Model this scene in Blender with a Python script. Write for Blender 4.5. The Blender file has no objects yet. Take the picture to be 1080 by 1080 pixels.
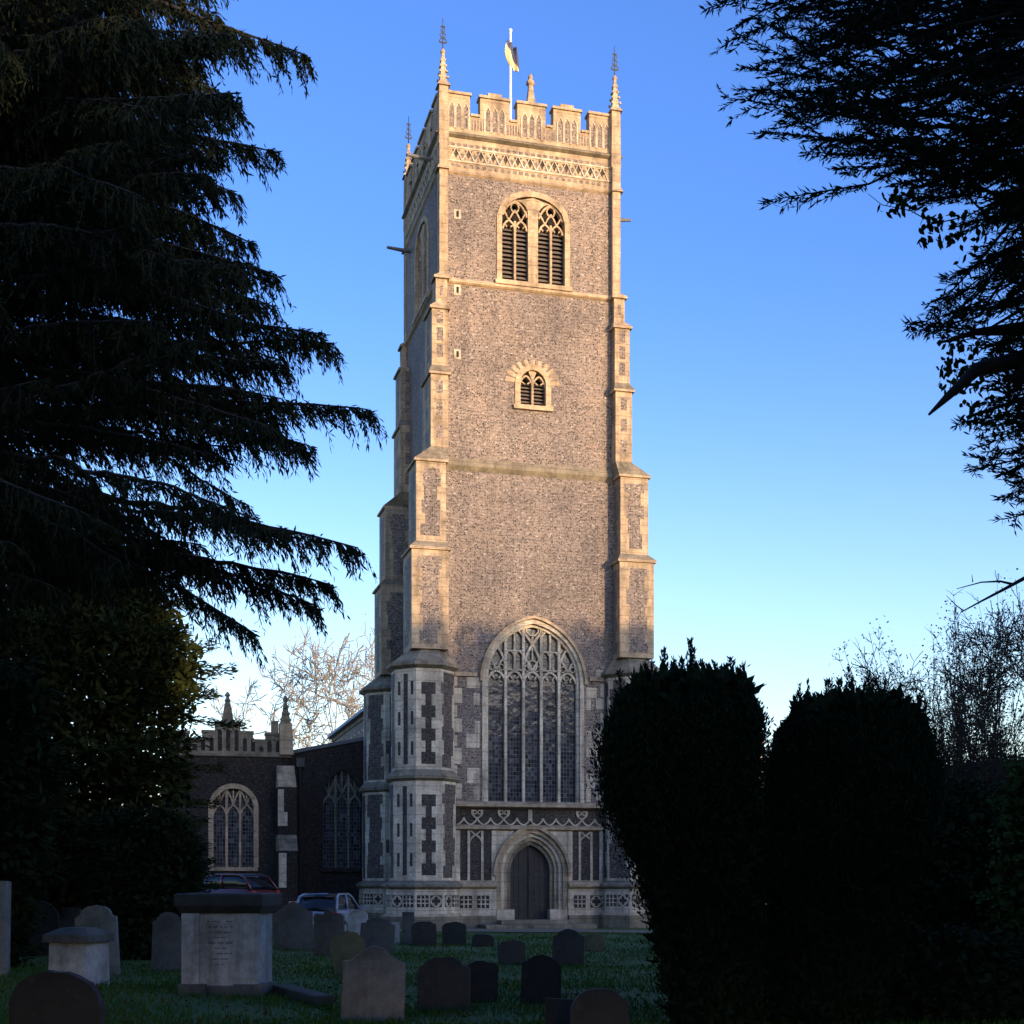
import bpy, bmesh, math, random
import numpy as np
from mathutils import Vector, Matrix
from mathutils.geometry import tessellate_polygon
R = math.radians
random.seed(7); RNG = np.random.default_rng(7)
SC = bpy.context.scene
COL = SC.collection
# ------------------------------------------------------------------ camera, sky, sun, exposure
F, HZ, EYE = 1470.0, 930.0, 1.85          # focal length in photo pixels, horizon row, eye height
cam = bpy.data.cameras.new('camera'); camo = bpy.data.objects.new('camera', cam); COL.objects.link(camo)
camo.location = (0, 0, EYE); camo.rotation_euler = (R(90), 0, 0)
cam.sensor_width = 36; cam.lens = F/1080*36; cam.shift_y = (HZ-540)/1080
cam.clip_start = .1; cam.clip_end = 5000
SC.camera = camo
SUN_EL, SUN_AZ = R(6.5), R(38)            # azimuth: from straight behind the camera towards its right
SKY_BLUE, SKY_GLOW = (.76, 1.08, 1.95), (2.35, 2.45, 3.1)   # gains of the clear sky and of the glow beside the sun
SUN = Vector((math.sin(SUN_AZ)*math.cos(SUN_EL), -math.cos(SUN_AZ)*math.cos(SUN_EL), math.sin(SUN_EL)))
W = bpy.data.worlds.new('World'); SC.world = W; W.use_nodes = True
nt = W.node_tree; bg = nt.nodes['Background']
sky = nt.nodes.new('ShaderNodeTexSky'); sky.sky_type = 'NISHITA'; sky.sun_disc = False
sky.sun_elevation = SUN_EL; sky.sun_rotation = math.atan2(SUN.x, SUN.y)
sky.altitude = 0; sky.air_density = 1.0; sky.dust_density = 0.8; sky.ozone_density = 2.0
def wmath(op, a, b=None, c=None):
    m = nt.nodes.new('ShaderNodeMath'); m.operation = op
    for i, v in enumerate((a, b, c)):
        if v is None: continue
        if isinstance(v, (int, float)): m.inputs[i].default_value = v
        else: nt.links.new(v, m.inputs[i])
    return m.outputs[0]
tcw = nt.nodes.new('ShaderNodeTexCoord'); sep = nt.nodes.new('ShaderNodeSeparateXYZ'); nt.links.new(tcw.outputs['Generated'], sep.inputs[0])
dx_, dy_, dz_ = sep.outputs
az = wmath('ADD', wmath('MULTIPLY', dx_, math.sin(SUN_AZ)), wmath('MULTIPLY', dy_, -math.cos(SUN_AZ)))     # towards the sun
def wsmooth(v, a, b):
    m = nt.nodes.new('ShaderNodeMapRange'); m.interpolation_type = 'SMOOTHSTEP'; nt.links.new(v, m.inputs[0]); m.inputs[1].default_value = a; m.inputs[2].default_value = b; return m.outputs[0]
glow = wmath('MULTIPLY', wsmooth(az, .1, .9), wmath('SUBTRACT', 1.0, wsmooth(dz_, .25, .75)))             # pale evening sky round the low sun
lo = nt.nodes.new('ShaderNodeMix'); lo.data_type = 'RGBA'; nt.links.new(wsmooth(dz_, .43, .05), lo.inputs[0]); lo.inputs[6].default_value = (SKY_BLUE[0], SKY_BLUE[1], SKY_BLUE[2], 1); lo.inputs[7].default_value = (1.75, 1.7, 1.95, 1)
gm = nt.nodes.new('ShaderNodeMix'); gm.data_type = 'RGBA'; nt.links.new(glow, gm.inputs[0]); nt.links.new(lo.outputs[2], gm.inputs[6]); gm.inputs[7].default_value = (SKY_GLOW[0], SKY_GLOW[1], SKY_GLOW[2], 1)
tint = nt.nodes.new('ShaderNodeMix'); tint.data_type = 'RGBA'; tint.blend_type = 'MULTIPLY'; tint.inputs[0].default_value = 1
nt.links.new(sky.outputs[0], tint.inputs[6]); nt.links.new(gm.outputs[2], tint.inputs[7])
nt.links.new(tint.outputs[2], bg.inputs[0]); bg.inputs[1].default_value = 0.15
sun = bpy.data.lights.new('sun', 'SUN'); sun.energy = 3.55; sun.angle = R(.5); sun.color = (1, .70, .42)
suno = bpy.data.objects.new('sun', sun); COL.objects.link(suno)
suno.rotation_euler = SUN.to_track_quat('Z', 'Y').to_euler(); suno.location = (30, -30, 40)
SC.view_settings.view_transform = 'Standard'; SC.view_settings.look = 'None'
SC.view_settings.exposure = 0.8; SC.view_settings.gamma = 1.0

# ------------------------------------------------------------------ materials
def newmat(name):
    m = bpy.data.materials.new(name); m.use_nodes = True
    n = m.node_tree.nodes; l = m.node_tree.links
    return m, n, l, n['Principled BSDF']
def ramp(n, stops, interp='LINEAR'):
    r = n.new('ShaderNodeValToRGB'); r.color_ramp.interpolation = interp
    e = r.color_ramp.elements
    while len(e) < len(stops): e.new(.5)
    for k, (p, c) in enumerate(stops):
        e[k].position = p; e[k].color = (*c, 1) if len(c) == 3 else c
    return r
def mixc(n, l, a, b, f, mode='MIX'):
    m = n.new('ShaderNodeMix'); m.data_type = 'RGBA'; m.blend_type = mode
    for s, v in ((6, a), (7, b), (0, f)):
        if hasattr(v, 'links') or hasattr(v, 'is_linked'): l.new(v, m.inputs[s])
        else: m.inputs[s].default_value = (*v, 1) if isinstance(v, tuple) else v
    return m.outputs[2]
def noise(n, l, co, scale, detail=4, rough=.55):
    t = n.new('ShaderNodeTexNoise'); t.inputs['Scale'].default_value = scale
    t.inputs['Detail'].default_value = detail; t.inputs['Roughness'].default_value = rough
    if co is not None: l.new(co, t.inputs['Vector'])
    return t
def bump(n, l, h, p, strength=.3, dist=.02):
    b = n.new('ShaderNodeBump'); b.inputs['Strength'].default_value = strength; b.inputs['Distance'].default_value = dist
    l.new(h, b.inputs['Height']); l.new(b.outputs[0], p.inputs['Normal'])
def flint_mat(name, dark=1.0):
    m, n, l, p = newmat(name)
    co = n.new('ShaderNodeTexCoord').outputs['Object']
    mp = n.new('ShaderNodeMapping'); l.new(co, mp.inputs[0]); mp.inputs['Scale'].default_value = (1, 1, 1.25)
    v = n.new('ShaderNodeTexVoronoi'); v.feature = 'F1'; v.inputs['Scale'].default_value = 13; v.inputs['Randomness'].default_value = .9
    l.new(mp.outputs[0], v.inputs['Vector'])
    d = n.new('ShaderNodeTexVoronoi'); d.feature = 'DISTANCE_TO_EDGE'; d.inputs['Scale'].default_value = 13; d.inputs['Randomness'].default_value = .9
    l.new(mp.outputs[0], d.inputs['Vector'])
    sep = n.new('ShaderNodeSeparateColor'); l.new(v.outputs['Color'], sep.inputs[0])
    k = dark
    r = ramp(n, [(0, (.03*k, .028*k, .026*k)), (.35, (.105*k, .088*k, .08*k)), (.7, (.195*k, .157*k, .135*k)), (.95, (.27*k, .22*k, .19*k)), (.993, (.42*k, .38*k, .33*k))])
    l.new(sep.outputs[0], r.inputs[0])
    e = ramp(n, [(.03, (1, 1, 1)), (.14, (0, 0, 0))]); l.new(d.outputs['Distance'], e.inputs[0])
    big = noise(n, l, co, .55, 5); br = ramp(n, [(.3, (.25*k**1.3, .203*k**1.3, .168*k**1.3)), (.7, (.335*k**1.3, .272*k**1.3, .225*k**1.3))]); l.new(big.outputs[0], br.inputs[0])
    c = mixc(n, l, r.outputs[0], br.outputs[0], e.outputs[0])
    st = noise(n, l, co, .3, 8, .65); sr = ramp(n, [(.3, (.62, .63, .68)), (.5, (.92, .91, .92)), (.7, (1.12, 1.06, .98))]); l.new(st.outputs[0], sr.inputs[0])
    c = mixc(n, l, c, sr.outputs[0], 1.0, 'MULTIPLY')
    m2 = n.new('ShaderNodeMapping'); l.new(co, m2.inputs[0]); m2.inputs['Scale'].default_value = (1.6, 1.6, .12); s2 = noise(n, l, m2.outputs[0], 1.0, 5, .6); sr2 = ramp(n, [(.32, (.7, .71, .72)), (.55, (1, 1, 1))]); l.new(s2.outputs[0], sr2.inputs[0])
    c = mixc(n, l, c, sr2.outputs[0], .8, 'MULTIPLY')
    wv = n.new('ShaderNodeTexWave'); wv.bands_direction = 'Z'; wv.inputs['Scale'].default_value = 2.6; wv.inputs['Distortion'].default_value = 1.2; wv.inputs['Detail'].default_value = 2; l.new(co, wv.inputs[0]); wr = ramp(n, [(.2, (.86, .86, .86)), (.8, (1.06, 1.06, 1.06))]); l.new(wv.outputs[0], wr.inputs[0])
    c = mixc(n, l, c, wr.outputs[0], .8, 'MULTIPLY')
    l.new(c, p.inputs['Base Color']); p.inputs['Roughness'].default_value = .75; p.inputs['Specular IOR Level'].default_value = .2
    bump(n, l, d.outputs['Distance'], p, .5, .03)
    return m
def stone_mat(name, base=(.42, .345, .235), dark=(.2, .165, .12), joints=True, lichen=.25, rough=.9):
    m, n, l, p = newmat(name)
    co = n.new('ShaderNodeTexCoord').outputs['Object']
    a = noise(n, l, co, 1.3, 7, .65); r = ramp(n, [(.3, dark), (.52, base), (.75, tuple(min(1, x*1.18) for x in base))]); l.new(a.outputs[0], r.inputs[0])
    c = r.outputs[0]
    b = noise(n, l, co, 9, 5, .7); r2 = ramp(n, [(.35, (.7, .68, .66)), (.6, (1.05, 1.05, 1.03))]); l.new(b.outputs[0], r2.inputs[0])
    c = mixc(n, l, c, r2.outputs[0], .8, 'MULTIPLY')
    if joints:
        v = n.new('ShaderNodeTexVoronoi'); v.inputs['Scale'].default_value = 1.6; v.distance = 'CHEBYCHEV'; v.inputs['Randomness'].default_value = .7
        l.new(co, v.inputs['Vector'])
        s = n.new('ShaderNodeSeparateColor'); l.new(v.outputs['Color'], s.inputs[0])
        r3 = ramp(n, [(0, (.82, .8, .78)), (1, (1.12, 1.1, 1.06))]); l.new(s.outputs[0], r3.inputs[0])
        c = mixc(n, l, c, r3.outputs[0], .9, 'MULTIPLY')
        sz = n.new('ShaderNodeSeparateXYZ'); l.new(co, sz.inputs[0]); wob = noise(n, l, co, .8, 2); ad = n.new('ShaderNodeMath'); ad.operation = 'MULTIPLY_ADD'; l.new(wob.outputs[0], ad.inputs[0]); ad.inputs[1].default_value = .03; l.new(sz.outputs[2], ad.inputs[2])
        dv_ = n.new('ShaderNodeMath'); dv_.operation = 'DIVIDE'; l.new(ad.outputs[0], dv_.inputs[0]); dv_.inputs[1].default_value = .37
        fr = n.new('ShaderNodeMath'); fr.operation = 'FRACT'; l.new(dv_.outputs[0], fr.inputs[0]); jr = ramp(n, [(0, (.5, .47, .44)), (.06, (.55, .52, .5)), (.1, (1, 1, 1))]); l.new(fr.outputs[0], jr.inputs[0])
        c = mixc(n, l, c, jr.outputs[0], .75, 'MULTIPLY')
    m2 = n.new('ShaderNodeMapping'); l.new(co, m2.inputs[0]); m2.inputs['Scale'].default_value = (3.5, 3.5, .3); s2 = noise(n, l, m2.outputs[0], 1.0, 6, .65); sr2 = ramp(n, [(.34, (.5, .48, .46)), (.56, (1, 1, 1))]); l.new(s2.outputs[0], sr2.inputs[0])
    c = mixc(n, l, c, sr2.outputs[0], .75, 'MULTIPLY')
    g = noise(n, l, co, 3.1, 6, .7); r4 = ramp(n, [(.58, (0, 0, 0)), (.72, (lichen,)*3)]); l.new(g.outputs[0], r4.inputs[0])
    c = mixc(n, l, c, (.12, .11, .07), r4.outputs[0])
    l.new(c, p.inputs['Base Color']); p.inputs['Roughness'].default_value = rough
    bump(n, l, b.outputs[0], p, .35, .02)
    return m
def plain(name, col, rough=.8, var=.25, scale=6, metal=0, spec=None):
    m, n, l, p = newmat(name)
    co = n.new('ShaderNodeTexCoord').outputs['Object']
    a = noise(n, l, co, scale, 5, .6)
    r = ramp(n, [(.3, tuple(x*(1-var) for x in col)), (.7, tuple(min(1, x*(1+var)) for x in col))]); l.new(a.outputs[0], r.inputs[0])
    l.new(r.outputs[0], p.inputs['Base Color']); p.inputs['Roughness'].default_value = rough; p.inputs['Metallic'].default_value = metal
    if spec is not None: p.inputs['Specular IOR Level'].default_value = spec
    bump(n, l, a.outputs[0], p, .15, .02)
    return m
def leaf_mat(name, stops, scale=.8, rough=.75, trans=0.0):
    m, n, l, p = newmat(name)
    co = n.new('ShaderNodeTexCoord').outputs['Object']
    a = noise(n, l, co, scale, 5, .7); b = n.new('ShaderNodeTexWhiteNoise'); l.new(co, b.inputs['Vector'])
    r = ramp(n, stops); l.new(a.outputs[0], r.inputs[0])
    l.new(r.outputs[0], p.inputs['Base Color']); p.inputs['Roughness'].default_value = rough; p.inputs['Specular IOR Level'].default_value = .04
    return m
M = {}
M['flint'] = flint_mat('flint', 1.0)
M['flint_dark'] = flint_mat('dark_knapped_flint', .36)
M['flint_mid'] = flint_mat('grey_flint', .62); M['flint_shaded'] = flint_mat('shade_darkened_flint', .2)  # last one: aisle and porch flint with the trees' shade put into its colour
M['stone'] = stone_mat('limestone', (.46, .35, .235))
M['stone_pale'] = stone_mat('pale_limestone', (.6, .52, .41), (.37, .32, .25), lichen=.3)
M['stone_weathered'] = stone_mat('weathered_stone', (.24, .205, .15), (.1, .085, .06), lichen=.6)
M['lead'] = plain('lead_roof', (.12, .125, .13), .6)
M['void'] = plain('unlit_interior', (.012, .012, .012), .95, .1)
M['oak'] = plain('old_oak', (.03, .024, .02), .75, .4, 5)
M['louvre'] = plain('weathered_louvre_boards', (.12, .10, .085), .8, .3)
M['iron'] = plain('black_iron', (.018, .019, .022), .5, .2, 10)
M['white_paint'] = plain('white_paint', (.78, .77, .74), .45, .04)
M['moss'] = plain('mossy_stone', (.11, .11, .05), .95, .5, 5)

def glass_mat():
    m, n, l, p = newmat('leaded_glass')
    co = n.new('ShaderNodeTexCoord').outputs['Object']
    sx = n.new('ShaderNodeSeparateXYZ'); l.new(co, sx.inputs[0])
    def grid(o, pitch, w):
        a = n.new('ShaderNodeMath'); a.operation = 'DIVIDE'; l.new(o, a.inputs[0]); a.inputs[1].default_value = pitch
        f = n.new('ShaderNodeMath'); f.operation = 'FRACT'; l.new(a.outputs[0], f.inputs[0])
        g = n.new('ShaderNodeMath'); g.operation = 'LESS_THAN'; l.new(f.outputs[0], g.inputs[0]); g.inputs[1].default_value = w
        fl = n.new('ShaderNodeMath'); fl.operation = 'FLOOR'; l.new(a.outputs[0], fl.inputs[0])
        return g.outputs[0], fl.outputs[0]
    gx, fx = grid(sx.outputs[0], .125, .13); gz, fz = grid(sx.outputs[2], .17, .11)
    mx = n.new('ShaderNodeMath'); mx.operation = 'MAXIMUM'; l.new(gx, mx.inputs[0]); l.new(gz, mx.inputs[1])
    cb = n.new('ShaderNodeCombineXYZ'); l.new(fx, cb.inputs[0]); l.new(fz, cb.inputs[1])
    wn = n.new('ShaderNodeTexWhiteNoise'); wn.noise_dimensions = '2D'; l.new(cb.outputs[0], wn.inputs['Vector'])
    pane = ramp(n, [(0, (.012, .013, .016)), (.8, (.05, .053, .06)), (1, (.11, .11, .11))]); l.new(wn.outputs['Value'], pane.inputs[0])
    c = mixc(n, l, pane.outputs[0], (.11, .11, .11), mx.outputs[0])
    l.new(c, p.inputs['Base Color'])
    rr = n.new('ShaderNodeMapRange'); l.new(mx.outputs[0], rr.inputs[0]); p.inputs['Specular IOR Level'].default_value = .28; rr.inputs[3].default_value = .12; rr.inputs[4].default_value = .7
    l.new(rr.outputs[0], p.inputs['Roughness'])
    ns = noise(n, l, co, 2.2, 3); bump(n, l, ns.outputs[0], p, .25, .1)
    return m
M['glass'] = glass_mat()

# ------------------------------------------------------------------ mesh helpers
def tag(o, label=None, cat=None, group=None, kind=None):
    if label: o['label'] = label
    if cat: o['category'] = cat
    if group: o['group'] = group
    if kind: o['kind'] = kind
    return o
def empty(name, loc=(0, 0, 0), rz=0):
    o = bpy.data.objects.new(name, None); COL.objects.link(o); o.location = loc; o.rotation_euler = (0, 0, rz); o.empty_display_size = .3
    return o
class MB:
    def __init__(s, T=None): s.v = []; s.f = []; s.m = []; s.mats = []; s.T = T
    def mi(s, mat):
        if mat not in s.mats: s.mats.append(mat)
        return s.mats.index(mat)
    def add(s, vs, fs, mat):
        b = len(s.v); k = s.mi(mat)
        s.v += [s.T(*p) for p in vs] if s.T else [tuple(p) for p in vs]
        for f in fs: s.f.append([i+b for i in f]); s.m.append(k)
    def box(s, x0, x1, y0, y1, z0, z1, mat):
        s.add([(x0,y0,z0),(x1,y0,z0),(x1,y1,z0),(x0,y1,z0),(x0,y0,z1),(x1,y0,z1),(x1,y1,z1),(x0,y1,z1)],
              [(0,3,2,1),(4,5,6,7),(0,1,5,4),(1,2,6,5),(2,3,7,6),(3,0,4,7)], mat)
    def loft(s, rings, mat, cap=True):                       # rings: lists of (x,y,z), same length, bottom to top, counterclockwise
        n = len(rings[0]); vs = [p for r in rings for p in r]; fs = []
        for k in range(len(rings)-1):
            for i in range(n): fs.append((k*n+i, k*n+(i+1) % n, (k+1)*n+(i+1) % n, (k+1)*n+i))
        if cap: fs.append(tuple(range(n))[::-1]); fs.append(tuple((len(rings)-1)*n+i for i in range(n)))
        s.add(vs, fs, mat)
    def prism(s, poly, z0, z1, mat, top=None):
        s.loft([[(x, y, z0) for x, y in poly], [(x, y, z1) for x, y in (top or poly)]], mat)
    def frust(s, r0, z0, r1, z1, mat):                       # r = (x0,x1,y0,y1)
        q = lambda r: [(r[0], r[2]), (r[1], r[2]), (r[1], r[3]), (r[0], r[3])]
        s.prism(q(r0), z0, z1, mat, q(r1))
    def plate(s, outer, y0, y1, mat, holes=(), sidemat=None):   # xz outline counterclockwise seen from -y, front face at y0
        loops = [list(outer)]+[list(h) for h in holes]
        tris = tessellate_polygon([[Vector((x, z, 0)) for x, z in lp] for lp in loops])
        flat = [p for lp in loops for p in lp]; n = len(flat)
        def ccw(t):
            (ax, az), (bx, bz), (cx, cz) = [flat[i] for i in t]
            return (bx-ax)*(cz-az)-(bz-az)*(cx-ax) > 0
        vs = [(x, y0, z) for x, z in flat]+[(x, y1, z) for x, z in flat]; fs = []
        for t in tris:
            t = tuple(t) if ccw(t) else tuple(t)[::-1]
            fs.append(t); fs.append(tuple(i+n for i in t[::-1]))
        s.add(vs, fs, mat)
        fs = []; b = 0
        for lp in loops:
            k = len(lp); area = sum(lp[i][0]*lp[(i+1) % k][1]-lp[(i+1) % k][0]*lp[i][1] for i in range(k))
            for i in range(k):
                a, c = b+i, b+(i+1) % k
                fs.append((a, a+n, c+n, c) if (area > 0) == (lp is loops[0]) else (a, c, c+n, a+n))
            b += k
        s.add(vs, fs, sidemat or mat)
    def inlay(s, pts, y, mat):                               # flat polygon facing -y
        s.add([(x, y, z) for x, z in pts], [tuple(range(len(pts)))], mat)
    def bar(s, path, w, y0, y1, mat, closed=False):          # rectangular bar that follows an xz path
        n = len(path); L = []; Rr = []
        for i in range(n):
            a = path[i-1] if (i > 0 or closed) else path[i]; b = path[(i+1) % n] if (i < n-1 or closed) else path[i]
            dx, dz = b[0]-a[0], b[1]-a[1]; q = math.hypot(dx, dz) or 1
            nx, nz = -dz/q*w/2, dx/q*w/2
            L.append((path[i][0]+nx, path[i][1]+nz)); Rr.append((path[i][0]-nx, path[i][1]-nz))
        vs = []; fs = []
        for i in range(n): vs += [(*L[i][:1], y0, L[i][1]), (Rr[i][0], y0, Rr[i][1]), (Rr[i][0], y1, Rr[i][1]), (L[i][0], y1, L[i][1])]
        m = n if closed else n-1
        for i in range(m):
            a, b = 4*i, 4*((i+1) % n)
            for k in range(4): fs.append((a+k, a+(k+1) % 4, b+(k+1) % 4, b+k))
        if not closed: fs += [(3, 2, 1, 0), tuple(4*(n-1)+k for k in range(4))]
        s.add(vs, fs, mat)
    def tube(s, pts, rad, mat, n=6):
        pts = [Vector(p) for p in pts]; rad = rad if hasattr(rad, '__len__') else [rad]*len(pts); vs = []; fs = []
        for i, p in enumerate(pts):
            t = (pts[min(i+1, len(pts)-1)]-pts[max(i-1, 0)]).normalized()
            a = t.cross(Vector((0, 0, 1)) if abs(t.z) < .9 else Vector((1, 0, 0))).normalized(); b = t.cross(a)
            for k in range(n):
                q = 2*math.pi*k/n; vs.append(tuple(p+(a*math.cos(q)+b*math.sin(q))*rad[i]))
        for i in range(len(pts)-1):
            for k in range(n): fs.append((i*n+k, i*n+(k+1) % n, (i+1)*n+(k+1) % n, (i+1)*n+k))
        fs += [tuple(range(n))[::-1], tuple((len(pts)-1)*n+k for k in range(n))]
        s.add(vs, fs, mat)
    def lathe(s, prof, cx, cy, mat, n=10):
        s.loft([[(cx+r*math.cos(2*math.pi*k/n), cy+r*math.sin(2*math.pi*k/n), z) for k in range(n)] for r, z in prof], mat)
    def build(s, name, parent=None, bevel=0, smooth=False):
        me = bpy.data.meshes.new(name); me.from_pydata(s.v, [], s.f)
        for m in s.mats: me.materials.append(m)
        me.polygons.foreach_set('material_index', s.m)
        bm = bmesh.new(); bm.from_mesh(me); bmesh.ops.recalc_face_normals(bm, faces=bm.faces); bm.to_mesh(me); bm.free()
        if smooth: me.polygons.foreach_set('use_smooth', [True]*len(me.polygons))
        o = bpy.data.objects.new(name, me); COL.objects.link(o)
        if parent: o.parent = parent
        if bevel:
            b = o.modifiers.new('bevel', 'BEVEL'); b.width = bevel; b.segments = 2; b.limit_method = 'ANGLE'
        return o
def raw_mesh(name, V, Fq, mat, parent=None):
    """V (n,3), Fq (m,k) numpy arrays -> object"""
    me = bpy.data.meshes.new(name); m, k = Fq.shape
    me.vertices.add(len(V)); me.vertices.foreach_set('co', V.astype(np.float32).ravel())
    me.loops.add(m*k); me.loops.foreach_set('vertex_index', Fq.astype(np.int32).ravel())
    me.polygons.add(m); me.polygons.foreach_set('loop_start', np.arange(0, m*k, k, dtype=np.int32))
    me.update(calc_edges=True); me.materials.append(mat)
    o = bpy.data.objects.new(name, me); COL.objects.link(o)
    if parent: o.parent = parent
    return o
def unit(a): return a/np.maximum(np.linalg.norm(a, axis=-1, keepdims=True), 1e-9)
def kites(name, C, A, L, Wd, mat, parent=None, B=None):
    """leaf-shaped faces: base C, axis A, length L, width Wd"""
    n = len(C); A = unit(A)
    if B is None: B = RNG.normal(size=(n, 3))
    B = unit(B-(B*A).sum(1, keepdims=True)*A)
    L = np.broadcast_to(L, n)[:, None]; Wd = np.broadcast_to(Wd, n)[:, None]
    V = np.empty((n, 4, 3)); V[:, 0] = C; V[:, 1] = C+A*L*.45+B*Wd/2; V[:, 2] = C+A*L; V[:, 3] = C+A*L*.45-B*Wd/2
    return raw_mesh(name, V.reshape(-1, 3), np.arange(4*n).reshape(n, 4), mat, parent)
def ovals(name, C, A, L, Wd, mat, parent=None):
    n = len(C); A = unit(A); B = RNG.normal(size=(n, 3)); B = unit(B-(B*A).sum(1, keepdims=True)*A); L = L[:, None]; Wd = Wd[:, None]; V = np.empty((n, 7, 3))
    for i, (a, b) in enumerate(((0, 0), (.22, .42), (.55, .5), (.82, .28), (1.1, 0), (.8, -.3), (.4, -.5))): V[:, i] = C+A*L*a+B*Wd*b
    return raw_mesh(name, V.reshape(-1, 3), np.arange(7*n).reshape(n, 7), mat, parent)
def segtubes(name, P0, P1, r0, r1, mat, parent=None, n=4):
    """many straight tapered segments as one mesh"""
    P0, P1 = np.asarray(P0, float), np.asarray(P1, float); r0 = np.asarray(r0, float); r1 = np.asarray(r1, float)
    t = unit(P1-P0); up = np.where(np.abs(t[:, 2:3]) < .9, np.array([[0, 0, 1.]]), np.array([[1., 0, 0]]))
    a = unit(np.cross(t, up)); b = np.cross(t, a); m = len(P0); V = np.empty((m, 2*n, 3))
    for k in range(n):
        q = 2*math.pi*k/n; d = a*math.cos(q)+b*math.sin(q)
        V[:, k] = P0+d*r0[:, None]; V[:, n+k] = P1+d*r1[:, None]
    Fq = np.concatenate([np.arange(m)[:, None]*2*n+np.array([[k, (k+1) % n, n+(k+1) % n, n+k]]) for k in range(n)])
    return raw_mesh(name, V.reshape(-1, 3), Fq, mat, parent)
def at(px, py, Y): return Vector(((px-540)/F*Y, Y, EYE-(py-HZ)/F*Y))
def sst(a, b, x):
    t = np.clip((x-a)/(b-a), 0, 1); return t*t*(3-2*t)
def ground(x, y):
    x = np.asarray(x, float); y = np.asarray(y, float)
    h = .65*sst(-6, -13, x)*sst(34, 48, y)
    h = h+.05*np.sin(x*.9+.3*y)*np.sin(y*.6+1)*sst(53, 45, y)
    return h
def gz(x, y): return float(ground(x, y))
def ground_at(px, py):
    Y = EYE*F/(py-HZ); x = (px-540)/F*Y
    return Vector((x, Y, gz(x, Y)))

# ------------------------------------------------------------------ ground
def grass_ground():
    m, n, l, p = newmat('turf')
    co = n.new('ShaderNodeTexCoord').outputs['Object']
    a = noise(n, l, co, .35, 7, .7); r = ramp(n, [(.3, (.03, .065, .008)), (.5, (.04, .095, .01)), (.68, (.06, .055, .015))]); l.new(a.outputs[0], r.inputs[0])
    b = noise(n, l, co, 14, 4, .7); r2 = ramp(n, [(.3, (.55, .55, .55)), (.7, (1.3, 1.3, 1.2))]); l.new(b.outputs[0], r2.inputs[0])
    l.new(mixc(n, l, r.outputs[0], r2.outputs[0], 1.0, 'MULTIPLY'), p.inputs['Base Color']); p.inputs['Roughness'].default_value = .95
    bump(n, l, b.outputs[0], p, .8, .06)
    return m
xs = np.concatenate([[-900, -400, -200, -100, -60], np.arange(-40, 41, .8), [60, 100, 200, 400, 900]])
ys = np.concatenate([[-300, -150, -80, -40, -20, -8, 0], np.arange(4, 80, .8), [95, 130, 200, 400, 800, 1800]])
gx, gy = np.meshgrid(xs, ys); gzv = ground(gx, gy)
V = np.stack([gx, gy, gzv], -1).reshape(-1, 3); nx = len(xs)
I = (np.arange(len(ys)-1)[:, None]*nx+np.arange(nx-1)[None]).ravel()
g = raw_mesh('ground', V, np.stack([I, I+1, I+1+nx, I+nx], 1), grass_ground()); tag(g, 'dark shaded churchyard turf around the graves', 'ground', kind='structure')
g.data.polygons.foreach_set('use_smooth', [True]*len(g.data.polygons))

# ------------------------------------------------------------------ church
TH = R(14.9); CH = empty('church', (.716, 56.0, 0), TH)
tag(CH, 'tall flint church tower with battlements, big arched window and low aisle on its left', 'church')
H = 3.72; HY = 3.6                                       # half width of the tower; west face is the plane y = 0
def side(k):                                    # k quarter turns about the tower's axis: 0 west, 1 north, 2 east, 3 south
    q = HY/H
    def T(x, y, z):
        if k == 0: return (x, y, z)
        if k == 1: return (-H+y, HY-x*q, z)
        if k == 2: return (-x, 2*HY-y, z)
        return (H-y, HY+x*q, z)
    return T
def arch(xc, hw, zs, za, n=12):                 # points of a pointed arch from the right springing over the apex to the left one
    r = za-zs; pts = []
    if r >= hw:
        Rr = (hw*hw+r*r)/(2*hw); a1 = math.asin(min(1, r/Rr))
        for k in range(n+1): a = a1*k/n; pts.append((xc+hw-Rr+Rr*math.cos(a), zs+Rr*math.sin(a)))
    else:
        for k in range(n+1):
            t = 1-math.sin(math.pi/2*k/n); q = (1-t**2.3)**.55*.93+.07*(1-t)
            pts.append((xc+hw*t, zs+r*q))
    return pts+[(2*xc-x, z) for x, z in pts[-2::-1]]
def opening(xc, hw, z0, zs, za, n=12): return [(xc-hw, z0), (xc+hw, z0)]+arch(xc, hw, zs, za, n)
WIN = (.15, 2.02, 4.97, 9.95, 12.28); DOOR = (.08, 1.42, .02, 2.25, 3.95)
BEL = (.15, 1.4, 25.87, 28.45, 29.45); SML = (.13, .62, 20.95, 21.85, 22.5)
TW = MB(side(0)); TW.plate([(-H, 0), (H, 0), (H, 31.2), (-H, 31.2)], 0, .55, M['flint'], [opening(*WIN), opening(*DOOR), opening(*BEL), opening(*SML)], M['stone'])
for k in (1, 2, 3):
    TW.T = side(k); e = .55 if k != 2 else 0
    TW.plate([(-H+.003, 0), (H-.003, 0), (H-.003, 31.2), (-H+.003, 31.2)], 0, .55, M['flint'], [opening(*BEL)], M['stone'])
TW.T = None
for z in (.5, 20.0, 25.0): TW.box(-H+.6, H-.6, .6, 2*HY-.6, z, z+.2, M['void'])
TW.box(-.9, 1.1, 1.2, 1.4, .1, 4, M['void'])
TW.box(-2.3, 2.6, 1.0, 1.15, 4.9, 12.8, M['void'])
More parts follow.
